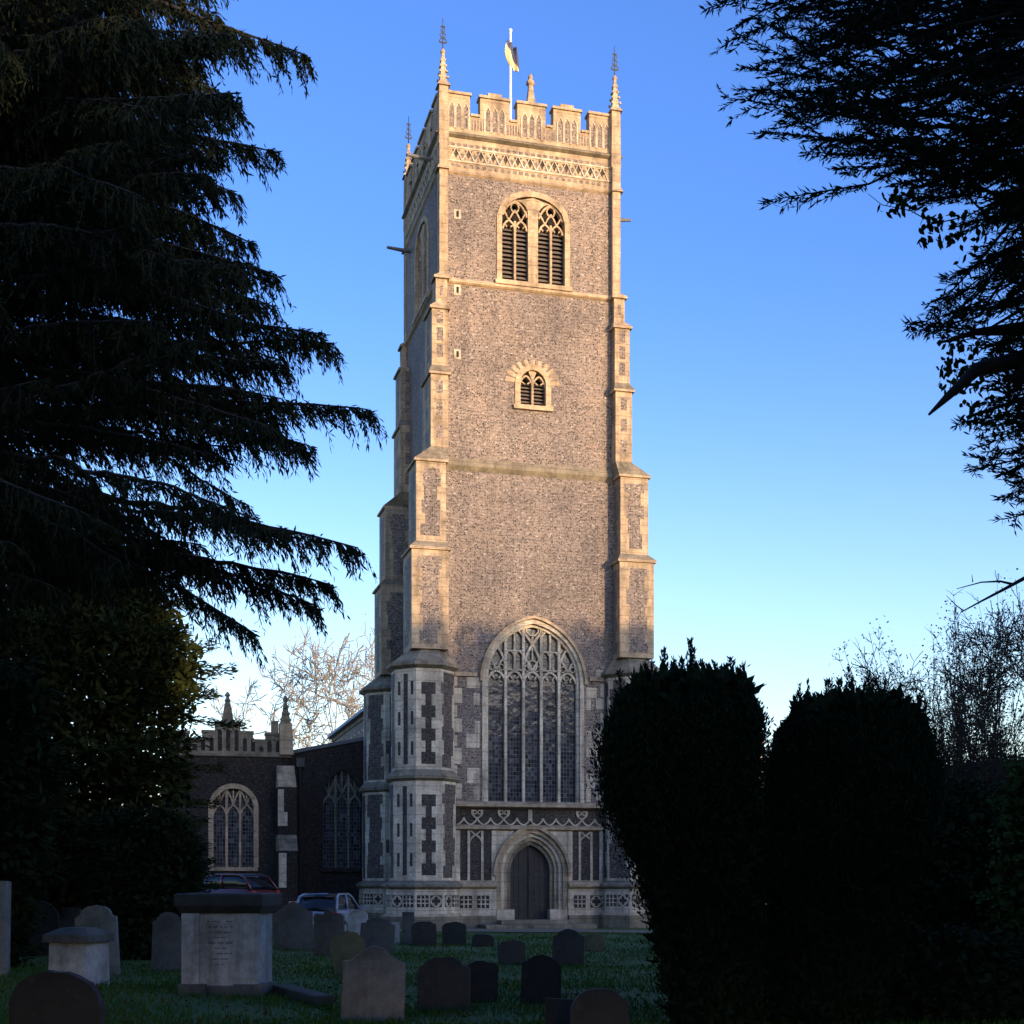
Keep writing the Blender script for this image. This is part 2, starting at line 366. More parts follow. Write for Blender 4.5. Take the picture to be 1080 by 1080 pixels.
# string courses
def string_course(z, hgt, proj, mat=M['stone'], half=H):
    b = MB()
    o = half+proj
    for k in range(4):
        b.T = side(k)
        b.loft([[(-half-.02, -.0, z), (half+.02, -.0, z), (half+.02, .1, z), (-half-.02, .1, z)],
                [(-o, -proj, z+hgt*.35), (o, -proj, z+hgt*.35), (o, .1, z+hgt*.35), (-o, .1, z+hgt*.35)],
                [(-o, -proj, z+hgt*.55), (o, -proj, z+hgt*.55), (o, .1, z+hgt*.55), (-o, .1, z+hgt*.55)],
                [(-half-.02, -.02, z+hgt), (half+.02, -.02, z+hgt), (half+.02, .1, z+hgt), (-half-.02, .1, z+hgt)]], mat)
    return b.build('string_course', CH)
string_course(18.15, .5, .13, M['stone_weathered']); string_course(25.5, .26, .12); string_course(29.86, .2, .08); string_course(31.3, .26, .16, M['stone_weathered'])

# corner buttresses -------------------------------------------------
OC = (-4.37, .08); AP = 1.23
def octo(ap, c=OC): return [(c[0]+ap/math.cos(R(22.5))*math.cos(R(22.5+45*k)), c[1]+ap/math.cos(R(22.5))*math.sin(R(22.5+45*k))) for k in range(8)]
def face_T(base, a, b, flip=False):             # maps (s, d, z) to a vertical face from a to b (outside on the right of a->b seen from above: -y for +x)
    ax, ay = a; bx, by = b; L = math.hypot(bx-ax, by-ay); ux, uy = (bx-ax)/L, (by-ay)/L
    def T(s, d, z):
        p = (ax+ux*s-uy*d, ay+uy*s+ux*d, z)
        return base(*p) if base else p
    return T, L
def jag(b, L, z0, z1, mat, wmin, wmax, step=.42, y=-.004, seed=0):
    """flint panel with long and short stone quoins beside it"""
    rr = random.Random(seed); z = z0; w = [wmax, wmin]; i = 0
    while z < z1-.05:
        h = min(step*rr.uniform(.8, 1.25), z1-z)
        l_ = w[i % 2]*rr.uniform(.85, 1.1); r_ = w[(i+rr.choice((0, 0, 1))) % 2]*rr.uniform(.85, 1.1)
        b.inlay([(L/2-l_/2, z), (L/2+r_/2, z), (L/2+r_/2, z+h), (L/2-l_/2, z+h)], y, mat); z += h; i += 1
def chequer(b, L, z0, z1, mat, sq=.5, narrow=.18, n=4, y=-.004):
    p = (z1-z0)/n
    for k in range(n):
        z = z0+k*p; h = p*.52
        b.inlay([(L/2-sq/2, z), (L/2+sq/2, z), (L/2+sq/2, z+h), (L/2-sq/2, z+h)], y, mat)
        if narrow and k < n-1: b.inlay([(L/2-narrow/2, z+h), (L/2+narrow/2, z+h), (L/2+narrow/2, z+p), (L/2-narrow/2, z+p)], y, mat)
def slits(b, L, z0, z1, mat, y=-.004):
    b.inlay([(L/2-.1, z0), (L/2+.1, z0), (L/2+.1, z1), (L/2-.1, z1)], y, mat)
    n = 3; p = (z1-z0)/n
    for k in range(n):
        for sx in (-.3, .3):
            z = z0+p*(k+.3); b.inlay([(L/2+sx-.06, z), (L/2+sx+.06, z), (L/2+sx+.06, z+p*.45), (L/2+sx-.06, z+p*.45)], y, mat)
def quatrefoil(b, cx, cz, w, stone, dark, y=-.004, kind=0):
    b.inlay([(cx-w/2, cz-w/2), (cx+w/2, cz-w/2), (cx+w/2, cz+w/2), (cx-w/2, cz+w/2)], y, dark)
    circ = lambda x, z, r, n=14: [(x+r*math.cos(2*math.pi*k/n), z+r*math.sin(2*math.pi*k/n)) for k in range(n)]
    if kind == 0:
        b.bar(circ(cx, cz, w*.43), .05, y-.03, y+.002, stone, True)
        for k in range(4):
            q = R(45+90*k); b.bar(circ(cx+w*.36*math.cos(q), cz+w*.36*math.sin(q), w*.09, 6), .04, y-.028, y+.002, stone, True)
    else:
        for k in (-1, 1):
            b.bar([(cx+k*w*.17, cz-w*.45), (cx+k*w*.17, cz+w*.45)], .045, y-.03, y+.002, stone); b.bar([(cx-w*.45, cz+k*w*.17), (cx+w*.45, cz+k*w*.17)], .045, y-.029, y+.002, stone)
def mirror(base, mx, my):
    def T(x, y, z): return (-x if mx else x, 2*HY-y if my else y, z)
    return T
STG = [ # z0, z1, outer x, inner x, front y, back y, style   (z1 = top of the vertical part)
    (10.9, 14.75, 4.98, 3.52, -.85, .95, 'jag'), (15.1, 18.2, 4.78, 3.6, -.72, .85, 'jag'),
    (18.85, 21.7, 4.16, 3.46, -.52, 1.1, 'sq'), (22.1, 24.3, 4.1, 3.46, -.42, .9, 'sq'),
    (24.62, 25.55, 3.92, 3.46, -.32, .3, 'sl'), (25.8, 30.9, 3.76, 3.42, -.26, .2, 'sl')]
def corner(mx, my, seed):
    base = mirror(None, mx, my); b = MB(base); st = M['stone']; fl = M['flint_dark']
    front = my is False
    # octagonal lower stage: plinth, two storeys, caps
    pl = M['stone_pale']
    b.prism(octo(AP+.28), -.3, .5, M['stone_weathered']); b.prism(octo(AP+.30), .5, .62, st, octo(AP+.14)); b.prism(octo(AP+.13), .62, 1.55, pl)
    b.loft([[(x, y, 1.55) for x, y in octo(AP+.13)], [(x, y, 1.66) for x, y in octo(AP+.27)], [(x, y, 1.74) for x, y in octo(AP+.27)], [(x, y, 1.9) for x, y in octo(AP)]], M['stone_weathered'])
    b.prism(octo(AP), 1.9, 5.75, pl)
    b.loft([[(x, y, 5.75) for x, y in octo(AP)], [(x, y, 5.85) for x, y in octo(AP+.16)], [(x, y, 5.95) for x, y in octo(AP+.16)], [(x, y, 6.2) for x, y in octo(AP-.06)]], M['stone_weathered'])
    b.prism(octo(AP-.06), 6.2, 10.1, pl)
    b.loft([[(x, y, 10.1) for x, y in octo(AP-.06)], [(x, y, 10.22) for x, y in octo(AP+.14)], [(x, y, 10.32) for x, y in octo(AP+.14)], [(x, y, 10.92) for x, y in octo(.72, (OC[0]+.12, OC[1]-.05))]], M['stone_weathered'])
    for z0, z1, ap in ((2.0, 5.65, AP), (6.3, 10.0, AP-.06)):
        P = octo(ap)
        for k in range(8):
            a, c = P[k], P[(k+1) % 8]; b.T, L = face_T(base, a, c)
            mid = ((a[0]+c[0])/2-OC[0], (a[1]+c[1])/2-OC[1]); ang = math.degrees(math.atan2(mid[1], mid[0]))
            if abs(ang+90) < 5: chequer(b, L, z0+.1, z1, fl, .56, .24, 4)
            elif abs(ang+45) < 5: jag(b, L, z0, z1, M['flint_mid'], .6, .92, .5, seed=seed+k)
            elif abs(ang+135) < 5: slits(b, L, z0+.1, z1-.1, fl)
            else: jag(b, L, z0, z1, M['flint_mid'], .6, .85, .5, seed=seed+k)
    P = octo(AP+.13)
    for k in range(8):
        b.T, L = face_T(base, P[k], P[(k+1) % 8])
        quatrefoil(b, L*.27, 1.1, .46, pl, fl, kind=k % 2); quatrefoil(b, L*.73, 1.1, .46, pl, fl, kind=(k+1) % 2)
    # square stages above
    for i, (z0, z1, xo, xi, y0, y1, sty) in enumerate(STG):
        b.T = base; r = (-xo, -xi, y0, y1)
        b.frust(r, z0, r, z1, st)
        if i < len(STG)-1:
            n_ = STG[i+1]; rn = (-n_[2], -n_[3]-.001, n_[4], n_[5]+.001)
            ov = .09; cap = M['stone_weathered']
            b.frust((r[0]-ov, r[1]+ov, r[2]-ov, r[3]), z1, (r[0]-ov, r[1]+ov, r[2]-ov, r[3]), z1+.09, st)
            b.frust((r[0]-ov, r[1]+ov, r[2]-ov, r[3]-.002), z1+.09, rn, n_[0]+.002, st if i > 2 else cap)
        for fa, fb in (((-xo, y0), (-xi, y0)), ((-xo, y1), (-xo, y0)), ((-xi, y0), (-xi, y1)), ((-xi, y1), (-xo, y1))):
            b.T, L = face_T(base, fa, fb)
            zz0, zz1 = z0+.12, z1-.1
            if sty == 'jag': jag(b, L, zz0+.1, zz1-.15, M['flint'], L*.45, L*.66, .5, seed=seed*7+i)
            elif sty == 'sq':
                n = 3; p = (zz1-zz0)/n
                for k in range(n):
                    z = zz0+p*(k+.28); w = .26 if L < 1 else .5; h = .52
                    b.inlay([(L/2-w/2, z), (L/2+w/2, z), (L/2+w/2, z+h), (L/2-w/2, z+h)], -.004, M['flint'])
            elif i == 4 or fa == (-xo, y1):
                n = 1 if i == 4 else 4; p = (zz1-zz0)/n
                for k in range(n):
                    z = zz0+p*(k+.2); b.inlay([(L/2-.07, z), (L/2+.07, z), (L/2+.07, z+min(.5, p*.6)), (L/2-.07, z+min(.5, p*.6))], -.004, M['flint'])
    # little strings round the shaft
    b.T = base; xo, xi, y0, y1 = STG[-1][2:6]
    for z in (29.9,): b.frust((-xo-.1, -xi+.04, y0-.1, y1), z, (-xo-.03, -xi+.01, y0-.03, y1), z+.16, st)
    o = b.build('corner_buttress', CH); return o
for s_, (mx, my) in enumerate(((False, False), (True, False), (True, True), (False, True))): corner(mx, my, s_+1)

# west window -------------------------------------------------------
def inside(x, z, w, m=0.0):
    xc, hw, z0, zs, za = w
    if z < z0 or abs(x-xc) > hw-m: return False
    if z <= zs: return True
    A = arch(xc, hw, zs, za, 24)[:25]
    for (x1, z1), (x2, z2) in zip(A, A[1:]):
        if z1 <= z <= z2: return abs(x-xc) <= x1+(x2-x1)*(z-z1)/max(z2-z1, 1e-6)-xc-m
    return False
def clip(path, w, m=.1):
    out = []
    for p in path:
        if inside(*p, w, m): out.append(p)
        elif out: break
    return out
def top_at(x, w):
    z = w[3]
    while inside(x, z, w, 0) and z < w[4]+.1: z += .02
    return z
def curve(p0, p1, p2, n=14):
    return [((1-t)**2*p0[0]+2*t*(1-t)*p1[0]+t*t*p2[0], (1-t)**2*p0[1]+2*t*(1-t)*p1[1]+t*t*p2[1]) for t in [k/n for k in range(n+1)]]
def loop_pts(w, grow=0.0):
    xc, hw, z0, zs, za = w
    return [(xc+hw+grow, z0)]+arch(xc, hw+grow, zs, za+grow*1.1, 16)+[(xc-hw-grow, z0)]
WF = MB(); st = M['stone_pale']
WF.bar(loop_pts(WIN, .02), .17, -.04, .22, st); WF.bar(loop_pts(WIN, -.1), .14, .1, .45, st)
WF.bar(arch(WIN[0], WIN[1]+.16, WIN[3]-.1, WIN[4]+.2, 16), .11, -.15, .03, M['stone'])
win = WF.build('arched_window', CH)
TR = MB(); xc, hw, z0, zs, za = WIN; hw_i = hw-.16; lw = 2*hw_i/5; y0, y1 = .12, .32; zl = 10.15
iw = (xc, hw-.1, z0, zs, za-.1)
for k in range(1, 5):
    x = xc-hw_i+lw*k; TR.bar([(x, z0), (x, top_at(x, iw))], .11, y0, y1, st)
for k in range(5):
    x = xc-hw_i+lw*(k+.5); h = lw/2
    TR.bar(curve((x-h, zl-.28), (x-h*.7, zl+.1), (x, zl+.16), 8), .085, y0+.02, y1-.02, st); TR.bar(curve((x+h, zl-.28), (x+h*.7, zl+.1), (x, zl+.16), 8), .085, y0+.02, y1-.02, st)
    TR.bar([(x-h*.5, zl-.02), (x-h*.22, zl-.16)], .05, y0+.04, y1-.04, st); TR.bar([(x+h*.5, zl-.02), (x+h*.22, zl-.16)], .05, y0+.04, y1-.04, st)
    # ogee net above each light
    if k in (1, 3):
        TR.bar([(x-h, zl+.22), (x+h, zl+.22)], .07, y0+.021, y1-.02, st)
        for zz in (zl+.98,):
            TR.bar([(x-h, zz), (x+h, zz)], .07, y0+.021, y1-.02, st)
            for sx in (-1, 1): TR.bar(curve((x, zz-.2), (x+sx*h*.25, zz-.02), (x+sx*h*.5, zz), 6), .05, y0+.03, y1-.03, st); TR.bar(curve((x+sx*h, zz-.2), (x+sx*h*.75, zz-.02), (x+sx*h*.5, zz), 6), .05, y0+.03, y1-.03, st)
        TR.bar([(x, zl+.16), (x, min(top_at(x, iw), zl+2))], .07, y0+.02, y1-.02, st)
        for sx in (-1, 1): TR.bar(clip(curve((x+sx*h, zl+1.55), (x+sx*h*.6, zl+1.8), (x, zl+1.95), 8), iw, .05) or [(x, zl+1), (x, zl+1.1)], .06, y0+.03, y1-.03, st)
    if k in (0, 2, 4):
        ring = [(x+.2*math.cos(2*math.pi*q/10), zl+.42+.2*math.sin(2*math.pi*q/10)) for q in range(10)]
        if k == 2: TR.bar(ring, .06, y0+.03, y1-.03, st, True)
        for sx in (-1, 1):
            pth = clip(curve((x, zl+.16), (x+sx*h*.2, zl+.45), (x+sx*h, zl+.75), 10), iw, .04)
            if len(pth) > 2: TR.bar(pth, .07, y0+.02, y1-.02, st)
            rg = [(x+sx*h*.55+.12*math.cos(2*math.pi*q/8), zl+.3+.12*math.sin(2*math.pi*q/8)) for q in range(8)]
            if all(inside(*q, iw, .02) for q in rg): TR.bar(rg, .045, y0+.03, y1-.03, st, True)
for sx in (-1, 1):
    # great intersecting diagonals
    a = curve((xc+sx*lw*.5, zl+.3), (xc+sx*lw*.42, zl+1.1), (xc-sx*lw*.95, zl+2.1), 20); TR.bar(clip(a, iw, .02), .1, y0+(.002 if sx > 0 else 0), y1, st)
    a = curve((xc+sx*lw*1.5, zl+.2), (xc+sx*lw*1.55, zl+.9), (xc+sx*lw*2.3, zl+1.4), 16)
    p = clip(a, iw, .02)
    if len(p) > 2: TR.bar(p, .08, y0+.01, y1, st)
TR.bar([(xc+.27*math.cos(2*math.pi*q/8+.39), zl+1.86+.25*math.sin(2*math.pi*q/8+.39)) for q in range(8)], .07, y0+.01, y1, st, True)
TR.bar([(xc, zl+.6), (xc, zl+1.6)], .06, y0+.03, y1-.03, st)
TR.build('tracery', win)
GL = MB(); GL.plate(opening(xc, hw-.02, z0+.02, zs, za-.03, 16), .3, .33, M['glass']); GL.build('glass', win)
SI = MB(); SI.loft([[(-3.08, -.05, 4.78), (3.1, -.05, 4.78), (3.1, .3, 4.78), (-3.08, .3, 4.78)], [(-3.08, -.3, 4.84), (3.1, -.3, 4.84), (3.1, .3, 4.84), (-3.08, .3, 4.84)],
    [(-3.08, -.3, 4.92), (3.1, -.3, 4.92), (3.1, .3, 4.92), (-3.08, .3, 4.92)], [(-3.08, -.02, 5.06), (3.1, -.02, 5.06), (3.1, .3, 5.06), (-3.08, .3, 5.06)]], M['stone']); SI.build('sill', win)
# quoin stones beside the window and at the wall edge
Q = TW; Q.T = None; rr = random.Random(5)
for sx in (-1, 1):
    z = 5.1; i = 0
    while z < 10:
        h = rr.uniform(.4, .62); w = (.22, .5)[i % 2]*rr.uniform(.8, 1.1); xe = xc+sx*(hw+.21)
        if i % 3 != 2: Q.box(min(xe, xe+sx*w), max(xe, xe+sx*w), -.012, .05, z, z+h, st)
        h2 = rr.uniform(.45, .7); w2 = (.14, .34)[(i+1) % 2]; xe = sx*3.13+.0
        Q.box(min(xe, xe-sx*w2), max(xe, xe-sx*w2), -.014, .05, z+.05, z+h2, M['stone_pale']); z += max(h, h2)+.02; i += 1
    Q.box(xc+sx*2.35 if sx > 0 else -3.1, 3.1 if sx > 0 else xc-2.35, -.1, .05, 10.0, 10.16, M['stone'])
Q.build('tower_wall', CH)
# carved frieze, blind panels, plinth string on the west wall
FR = MB(); pl = M['stone_pale']
FR.inlay([(-3.05, 4.05), (3.08, 4.05), (3.08, 4.78), (-3.05, 4.78)], -.006, M['flint_dark'])
FR.loft([[(-3.1, -.02, 3.9), (3.1, -.02, 3.9), (3.1, .05, 3.9), (-3.1, .05, 3.9)], [(-3.1, -.16, 3.95), (3.1, -.16, 3.95), (3.1, .05, 3.95), (-3.1, .05, 3.95)], [(-3.1, -.16, 4.02), (3.1, -.16, 4.02), (3.1, .05, 4.02), (-3.1, .05, 4.02)], [(-3.1, -.02, 4.12), (3.1, -.02, 4.12), (3.1, .05, 4.12), (-3.1, .05, 4.12)]], M['stone'])
n = 11; p = 6.0/n
for k in range(n):
    x = -3.0+p*(k+.5)
    FR.bar(curve((x-p/2, 4.12), (x-p*.1, 4.2), (x, 4.4), 8), .055, -.06, -.004, pl); FR.bar(curve((x+p/2, 4.12), (x+p*.1, 4.2), (x, 4.4), 8), .055, -.061, -.004, pl)
    if k in (1, 3, 9):
        for sx in (-1, 1):
            FR.bar(curve((x, 4.38), (x+sx*.28, 4.5), (x+sx*.2, 4.72), 8), .06, -.062, -.004, pl)
            FR.bar([(x+sx*.1+.08*math.cos(q*.9), 4.62+.08*math.sin(q*.9)) for q in range(7)], .04, -.055, -.004, pl, True)
    if k == 5: FR.bar([(x, 4.3), (x, 4.75)], .16, -.063, -.004, pl)
FR.build('carved_frieze', CH)
for sx in (-1, 1):
    BP = MB(); x0, x1 = (-2.98, -1.52) if sx < 0 else (1.68, 3.0)
    BP.inlay([(x0, 1.92), (x1, 1.92), (x1, 3.9), (x0, 3.9)], -.006, M['flint_dark'])
    BP.box(x0-.1, x0+.1, -.05, .02, 1.9, 3.9, pl); BP.box(x1-.07, x1+.07, -.05, .02, 1.9, 3.9, pl)
    w = (x1-x0-.2)/4
    for k in (1, 2, 3):
        if k != 2: BP.bar([(x0+.1+w*(k+(.12 if k == 1 else -.12)), 1.9), (x0+.1+w*(k+(.12 if k == 1 else -.12)), 3.88)], .1, -.05, .0, pl)
    xm = (x0+x1)/2+.01
    for s2 in (-1, 1):
        BP.bar(curve((xm+s2*.27, 3.35), (xm+s2*.24, 3.6), (xm, 3.72), 8), .06, -.045, 0, pl); BP.bar([(xm, 3.7), (xm+s2*.2, 3.88)], .05, -.043, 0, pl)
    BP.build('tracery_panel', CH)
    PS = MB(); xa, xb = (-3.2, -1.42) if sx < 0 else (1.58, 3.25)
    PS.box(xa, xb, -.22, .05, 0, .5, M['stone_weathered']); PS.box(xa, xb, -.12, .05, .5, 1.55, pl)
    PS.loft([[(xa, -.12, 1.55), (xb, -.12, 1.55), (xb, .05, 1.55), (xa, .05, 1.55)], [(xa, -.27, 1.66), (xb, -.27, 1.66), (xb, .05, 1.66), (xa, .05, 1.66)], [(xa, -.27, 1.74), (xb, -.27, 1.74), (xb, .05, 1.74), (xa, .05, 1.74)], [(xa, -.05, 1.9), (xb, -.05, 1.9), (xb, .05, 1.9), (xa, .05, 1.9)]], M['stone'])
    quatrefoil(PS, (xa+xb)/2-.35, 1.05, .5, pl, M['flint_dark'], -.124, 1); quatrefoil(PS, (xa+xb)/2+.35, 1.05, .5, pl, M['flint_dark'], -.124, sx < 0)
    PS.build('plinth', CH)
# doorway
DW = MB(); dx = .08
for g_, w_, ya, yb, mt in ((-.02, .22, -.06, .2, M['stone']), (-.2, .16, .04, .3, pl), (-.35, .16, .14, .4, M['stone']), (-.5, .18, .24, .52, M['stone_weathered'])):
    DW.bar([(dx+1.42+g_, .1)]+arch(dx, 1.42+g_, 2.25, 3.95+g_*1.05, 16)+[(dx-1.42-g_, .1)], w_, ya, yb, mt)
DW.bar(arch(dx, 1.56, 2.1, 4.1, 16), .13, -.17, .02, M['stone'])
for sx in (-1, 1): DW.box(dx+sx*1.1-.36, dx+sx*1.1+.36, -.1, .3, .02, .75, pl)
for sx in (-1, 1):  # spandrels
    DW.plate([(dx+sx*1.6, 2.6), (dx+sx*1.6, 3.88), (dx+sx*.75, 3.88)][::1 if sx > 0 else -1], -.03, .03, pl)
dw = DW.build('doorway', CH)
DO = MB(); hwd = .86
for k in range(8):
    x0 = dx-hwd+2*hwd*k/8
    ztop = lambda x: 2.25+1.2*math.sqrt(max(0, 1-(abs(x-dx)/.95)**1.7))
    DO.plate([(x0+.006, .33), (x0+2*hwd/8-.006, .33), (x0+2*hwd/8-.006, ztop(x0+2*hwd/8)), (x0+.006, ztop(x0))], .42+.01*(k % 2), .5, M['oak'])
DO.box(dx-.03, dx+.03, .37, .5, .33, 3.4, M['oak'])
for z in (.9, 2.1): DO.box(dx-hwd, dx-.1, .395, .44, z, z+.07, M['iron']); DO.box(dx+.1, dx+hwd, .395, .44, z, z+.07, M['iron'])
do = DO.build('door', dw)
hd = MB(); hd.bar([(dx+.2+.07*math.cos(k*.785), 1.4+.07*math.sin(k*.785)) for k in range(8)], .025, .36, .39, M['iron'], True); hd.box(dx+.18, dx+.22, .37, .425, 1.44, 1.5, M['iron']); hd.build('handle', dw)
ST = MB(); ST.box(dx-2.3, dx+2.2, -1.7, -.28, -.15, .17, M['stone_weathered']); ST.box(dx-1.5, dx+1.5, -.95, .6, .171, .33, M['stone_weathered']); ST.build('doorstep', CH, bevel=.02)

# belfry windows and the small west window --------------------------
def louvred(name, w, T, nb, pier):
    fr = MB(T); xc, hw, z0, zs, za = w; s_ = M['stone']
    fr.bar(loop_pts(w, .02), .22, -.05, .3, s_); fr.box(xc-hw-.2, xc+hw+.2, -.14, .3, z0-.16, z0+.02, s_)
    o = fr.build(name, CH)
    tr = MB(T); lv = MB(T)
    if pier:
        iw = (xc, hw-.08, z0, zs, za-.08)
        tr.plate([(xc-.2, z0), (xc+.2, z0), (xc+.2, zs+.2)]+curve((xc+.2, zs+.2), (xc+.25, zs+.65), (xc+.7, zs+.72), 6)[1:]+[(xc, zs+.9), (xc-.7, zs+.72)]+curve((xc-.7, zs+.72), (xc-.25, zs+.65), (xc-.2, zs+.2), 6)[1:-1], .02, .3, s_)
        for sx in (-1, 1):
            lc = xc+sx*.75; lh = .5
            tr.bar([(lc, z0), (lc, zs-.1)], .09, .05, .28, s_); zz = zs-.45
            for s2 in (-1, 1):
                c2 = lc+s2*lh/2
                for s3 in (-1, 1):
                    tr.bar(curve((c2+s3*lh/2, zz), (c2+s3*lh*.4, zz+.28), (c2, zz+.36), 8), .07, .06, .26, s_)
                    tr.bar(curve((c2, zz+.36), (c2+s3*.12, zz+.6), (c2+s3*lh*.5, zz+.8), 8), .06, .06+.002*s3, .25, s_)
                    tr.bar([(c2+s3*lh*.36, zz+.2), (c2+s3*.07, zz+.1)], .05, .08, .22, s_)
            tr.bar([(lc+.17*math.cos(k*.785), zs+.45+.2*math.sin(k*.785)) for k in range(8)], .06, .07, .25, s_, True)
            for s3 in (-1, 1): tr.bar(curve((lc+s3*lh, zs+.1), (lc+s3*lh*.8, zs+.5), (lc, zs+.72), 8), .08, .05, .28, s_)
            for k in range(nb):
                z = z0+.05+k*(zs-.35-z0)/nb; x0, x1 = lc-lh-.02, lc+lh+.02
                lv.loft([[(x0, .16, z), (x1, .16, z), (x1, .2, z), (x0, .2, z)], [(x0, .3, z+.15), (x1, .3, z+.15), (x1, .34, z+.15), (x0, .34, z+.15)]], M['louvre'])
            lv.box(lc-lh-.05, lc+lh+.05, .5, .52, z0, za-.1, M['void'])
    else:
        tr.bar([(xc, z0), (xc, zs+.25)], .09, .05, .28, s_)
        for s2 in (-1, 1):
            c2 = xc+s2*.27
            for s3 in (-1, 1):
                tr.bar(curve((c2+s3*.27, zs-.1), (c2+s3*.24, zs+.2), (c2, zs+.35), 8), .07, .06, .26, s_)
                tr.bar([(c2+s3*.2, zs+.12), (c2+s3*.06, zs+.02)], .05, .08, .22, s_)
        tr.plate([(xc-.04, zs+.2), (xc+.04, zs+.2), (xc+.2, zs+.6), (xc-.2, zs+.6)], .06, .2, s_)
        for k in range(nb):
            z = z0+.04+k*(zs+.1-z0)/nb; x0, x1 = xc-hw+.05, xc+hw-.05
            lv.loft([[(x0, .16, z), (x1, .16, z), (x1, .2, z), (x0, .2, z)], [(x0, .3, z+.12), (x1, .3, z+.12), (x1, .34, z+.12), (x0, .34, z+.12)]], M['louvre'])
        lv.box(xc-hw-.05, xc+hw+.05, .5, .52, z0, za, M['void'])
        for k in range(11):          # fan of voussoirs above
            a = R(8+164*k/10)
            r0, r1 = hw+.14, hw+.52; wv = .075
            c_, s2 = math.cos(a), math.sin(a)*.86
            tr.plate([(xc+r0*c_+wv*s2, zs+r0*s2-wv*c_), (xc+r1*c_+wv*1.3*s2, zs+r1*s2-wv*1.3*c_), (xc+r1*c_-wv*1.3*s2, zs+r1*s2+wv*1.3*c_), (xc+r0*c_-wv*s2, zs+r0*s2+wv*c_)], -.015, .03, s_)
    tr.build('tracery', o); lv.build('louvre', o)
for k in range(4): louvred('belfry_window', BEL, side(k), 13, True)
louvred('ringing_chamber_window', SML, side(0), 7, False)
for zc in (22.75, 25.3, 28.3):      # small square lights
    b = MB(); x = -2.98; b.box(x-.14, x+.14, -.03, .04, zc-.2, zc+.2, M['stone_pale']); b.inlay([(x-.05, zc-.12), (x+.05, zc-.12), (x+.05, zc+.12), (x-.05, zc+.12)], -.034, M['void']); b.build('wall_slit', CH)

# top frieze and parapets -------------------------------------------
for k in range(4):
    b = MB(side(k)); s_ = M['stone']; yf = -.03
    b.box(-3.42, 3.42, yf, .1, 30.05, 31.3, s_)
    n = 13; p = 6.6/n
    for i in range(n):
        x = -3.3+p*i
        b.inlay([(x+.08, 30.86), (x+p-.08, 30.86), (x+p/2, 30.5)], yf-.004, M['flint_dark']); b.inlay([(x+p/2+.07, 30.46), (x+p*1.5-.07, 30.46), (x+p, 30.8)][::1], yf-.004, M['flint']) if i < n-1 else None
        for zq in (31.05, 30.24):
            for q in (.25, .75): b.inlay([(x+p*q-.08, zq-.07), (x+p*q+.08, zq-.07), (x+p*q+.08, zq+.07), (x+p*q-.08, zq+.07)], yf-.004, M['flint'])
        b.bar([(x, 30.42), (x+p/2, 30.92), (x+p, 30.42)], .055, yf-.04, yf+.001, M['stone_pale'])
    for zq in (30.4, 30.94): b.box(-3.4, 3.4, yf-.03, yf+.02, zq-.03, zq+.03, M['stone_pale'])
    b.build('carved_band', CH)
    b = MB(side(k)); sc = 6.8/620; X = lambda u: -3.4+(u-265)*sc
    mer = [(265, 350), (388, 497), (528, 635), (665, 770), (803, 885)]
    prof = [(X(265), 31.5)]; zb, zt = 32.25, 33.05
    prof = [(X(265), 31.56), (X(885), 31.56)]
    for a, c in mer[::-1]:
        prof += [(X(c), zb), (X(c), zt), (X(a), zt), (X(a), zb)] if (a, c) not in (mer[0], mer[-1]) else ([(X(c), zt), (X(a), zt), (X(a), zb)] if c == 885 else [(X(c), zb), (X(c), zt), (X(a), zt)])
    b.plate(prof, 0.0, .38, s_)
    for j, (a, c) in enumerate(mer):
        extra = .0
        b.box(X(a)-(.05 if j else 0), X(c)+(.05 if j < 4 else 0), -.07, .44, zt, zt+.1, s_); b.loft([[(X(a)-.03, -.04, zt+.1), (X(c)+.03, -.04, zt+.1), (X(c)+.03, .42, zt+.1), (X(a)-.03, .42, zt+.1)], [(X(a), .17, zt+.16), (X(c), .17, zt+.16), (X(c), .21, zt+.16), (X(a), .21, zt+.16)]], s_)
        if j in (1, 3): b.box((X(a)+X(c))/2-.28, (X(a)+X(c))/2+.28, -.02, .4, zt+.12, zt+.24, s_)
        xm, ww = (X(a)+X(c))/2, min(.9, X(c)-X(a))/3.1
        for q in (-1, 0, 1):
            xx = xm+q*ww
            b.inlay([(xx-.08, 31.75), (xx+.08, 31.75), (xx+.08, 32.5), (xx, 32.66), (xx-.08, 32.5)], -.004, M['flint']); b.bar([(xx-.13, 31.7), (xx-.13, 32.5), (xx, 32.74), (xx+.13, 32.5), (xx+.13, 31.7)], .05, -.035, .001, M['stone_pale'])
    for (a, c), (a2, c2) in zip(mer, mer[1:]):
        b.box(X(c)+.03, X(a2)-.03, -.07, .44, zb, zb+.09, s_)
        u0, u1 = X(c)-.22, X(a2)+.22; m = 7
        for q in range(m):
            xx = u0+(u1-u0)*(q+.5)/m; b.inlay([(xx-.035, 31.72), (xx+.035, 31.72), (xx+.035, 32.15), (xx-.035, 32.15)], -.004, M['flint'])
    b.build('parapet', CH)
rf = MB(); rf.box(-3.6, 3.6, .3, 2*HY-.3, 31.2, 31.4, M['lead']); rf.build('tower_roof', CH)
fc = MB(); xk = X(582); fc.box(xk-.16, xk+.16, .02, .34, 33.1, 33.35, M['stone']); fc.loft([[(xk-.14, .04, 33.35), (xk+.14, .04, 33.35), (xk+.14, .32, 33.35), (xk-.14, .32, 33.35)], [(xk-.08, .1, 33.95), (xk+.08, .1, 33.95), (xk+.08, .26, 33.95), (xk-.08, .26, 33.95)]], M['stone'])
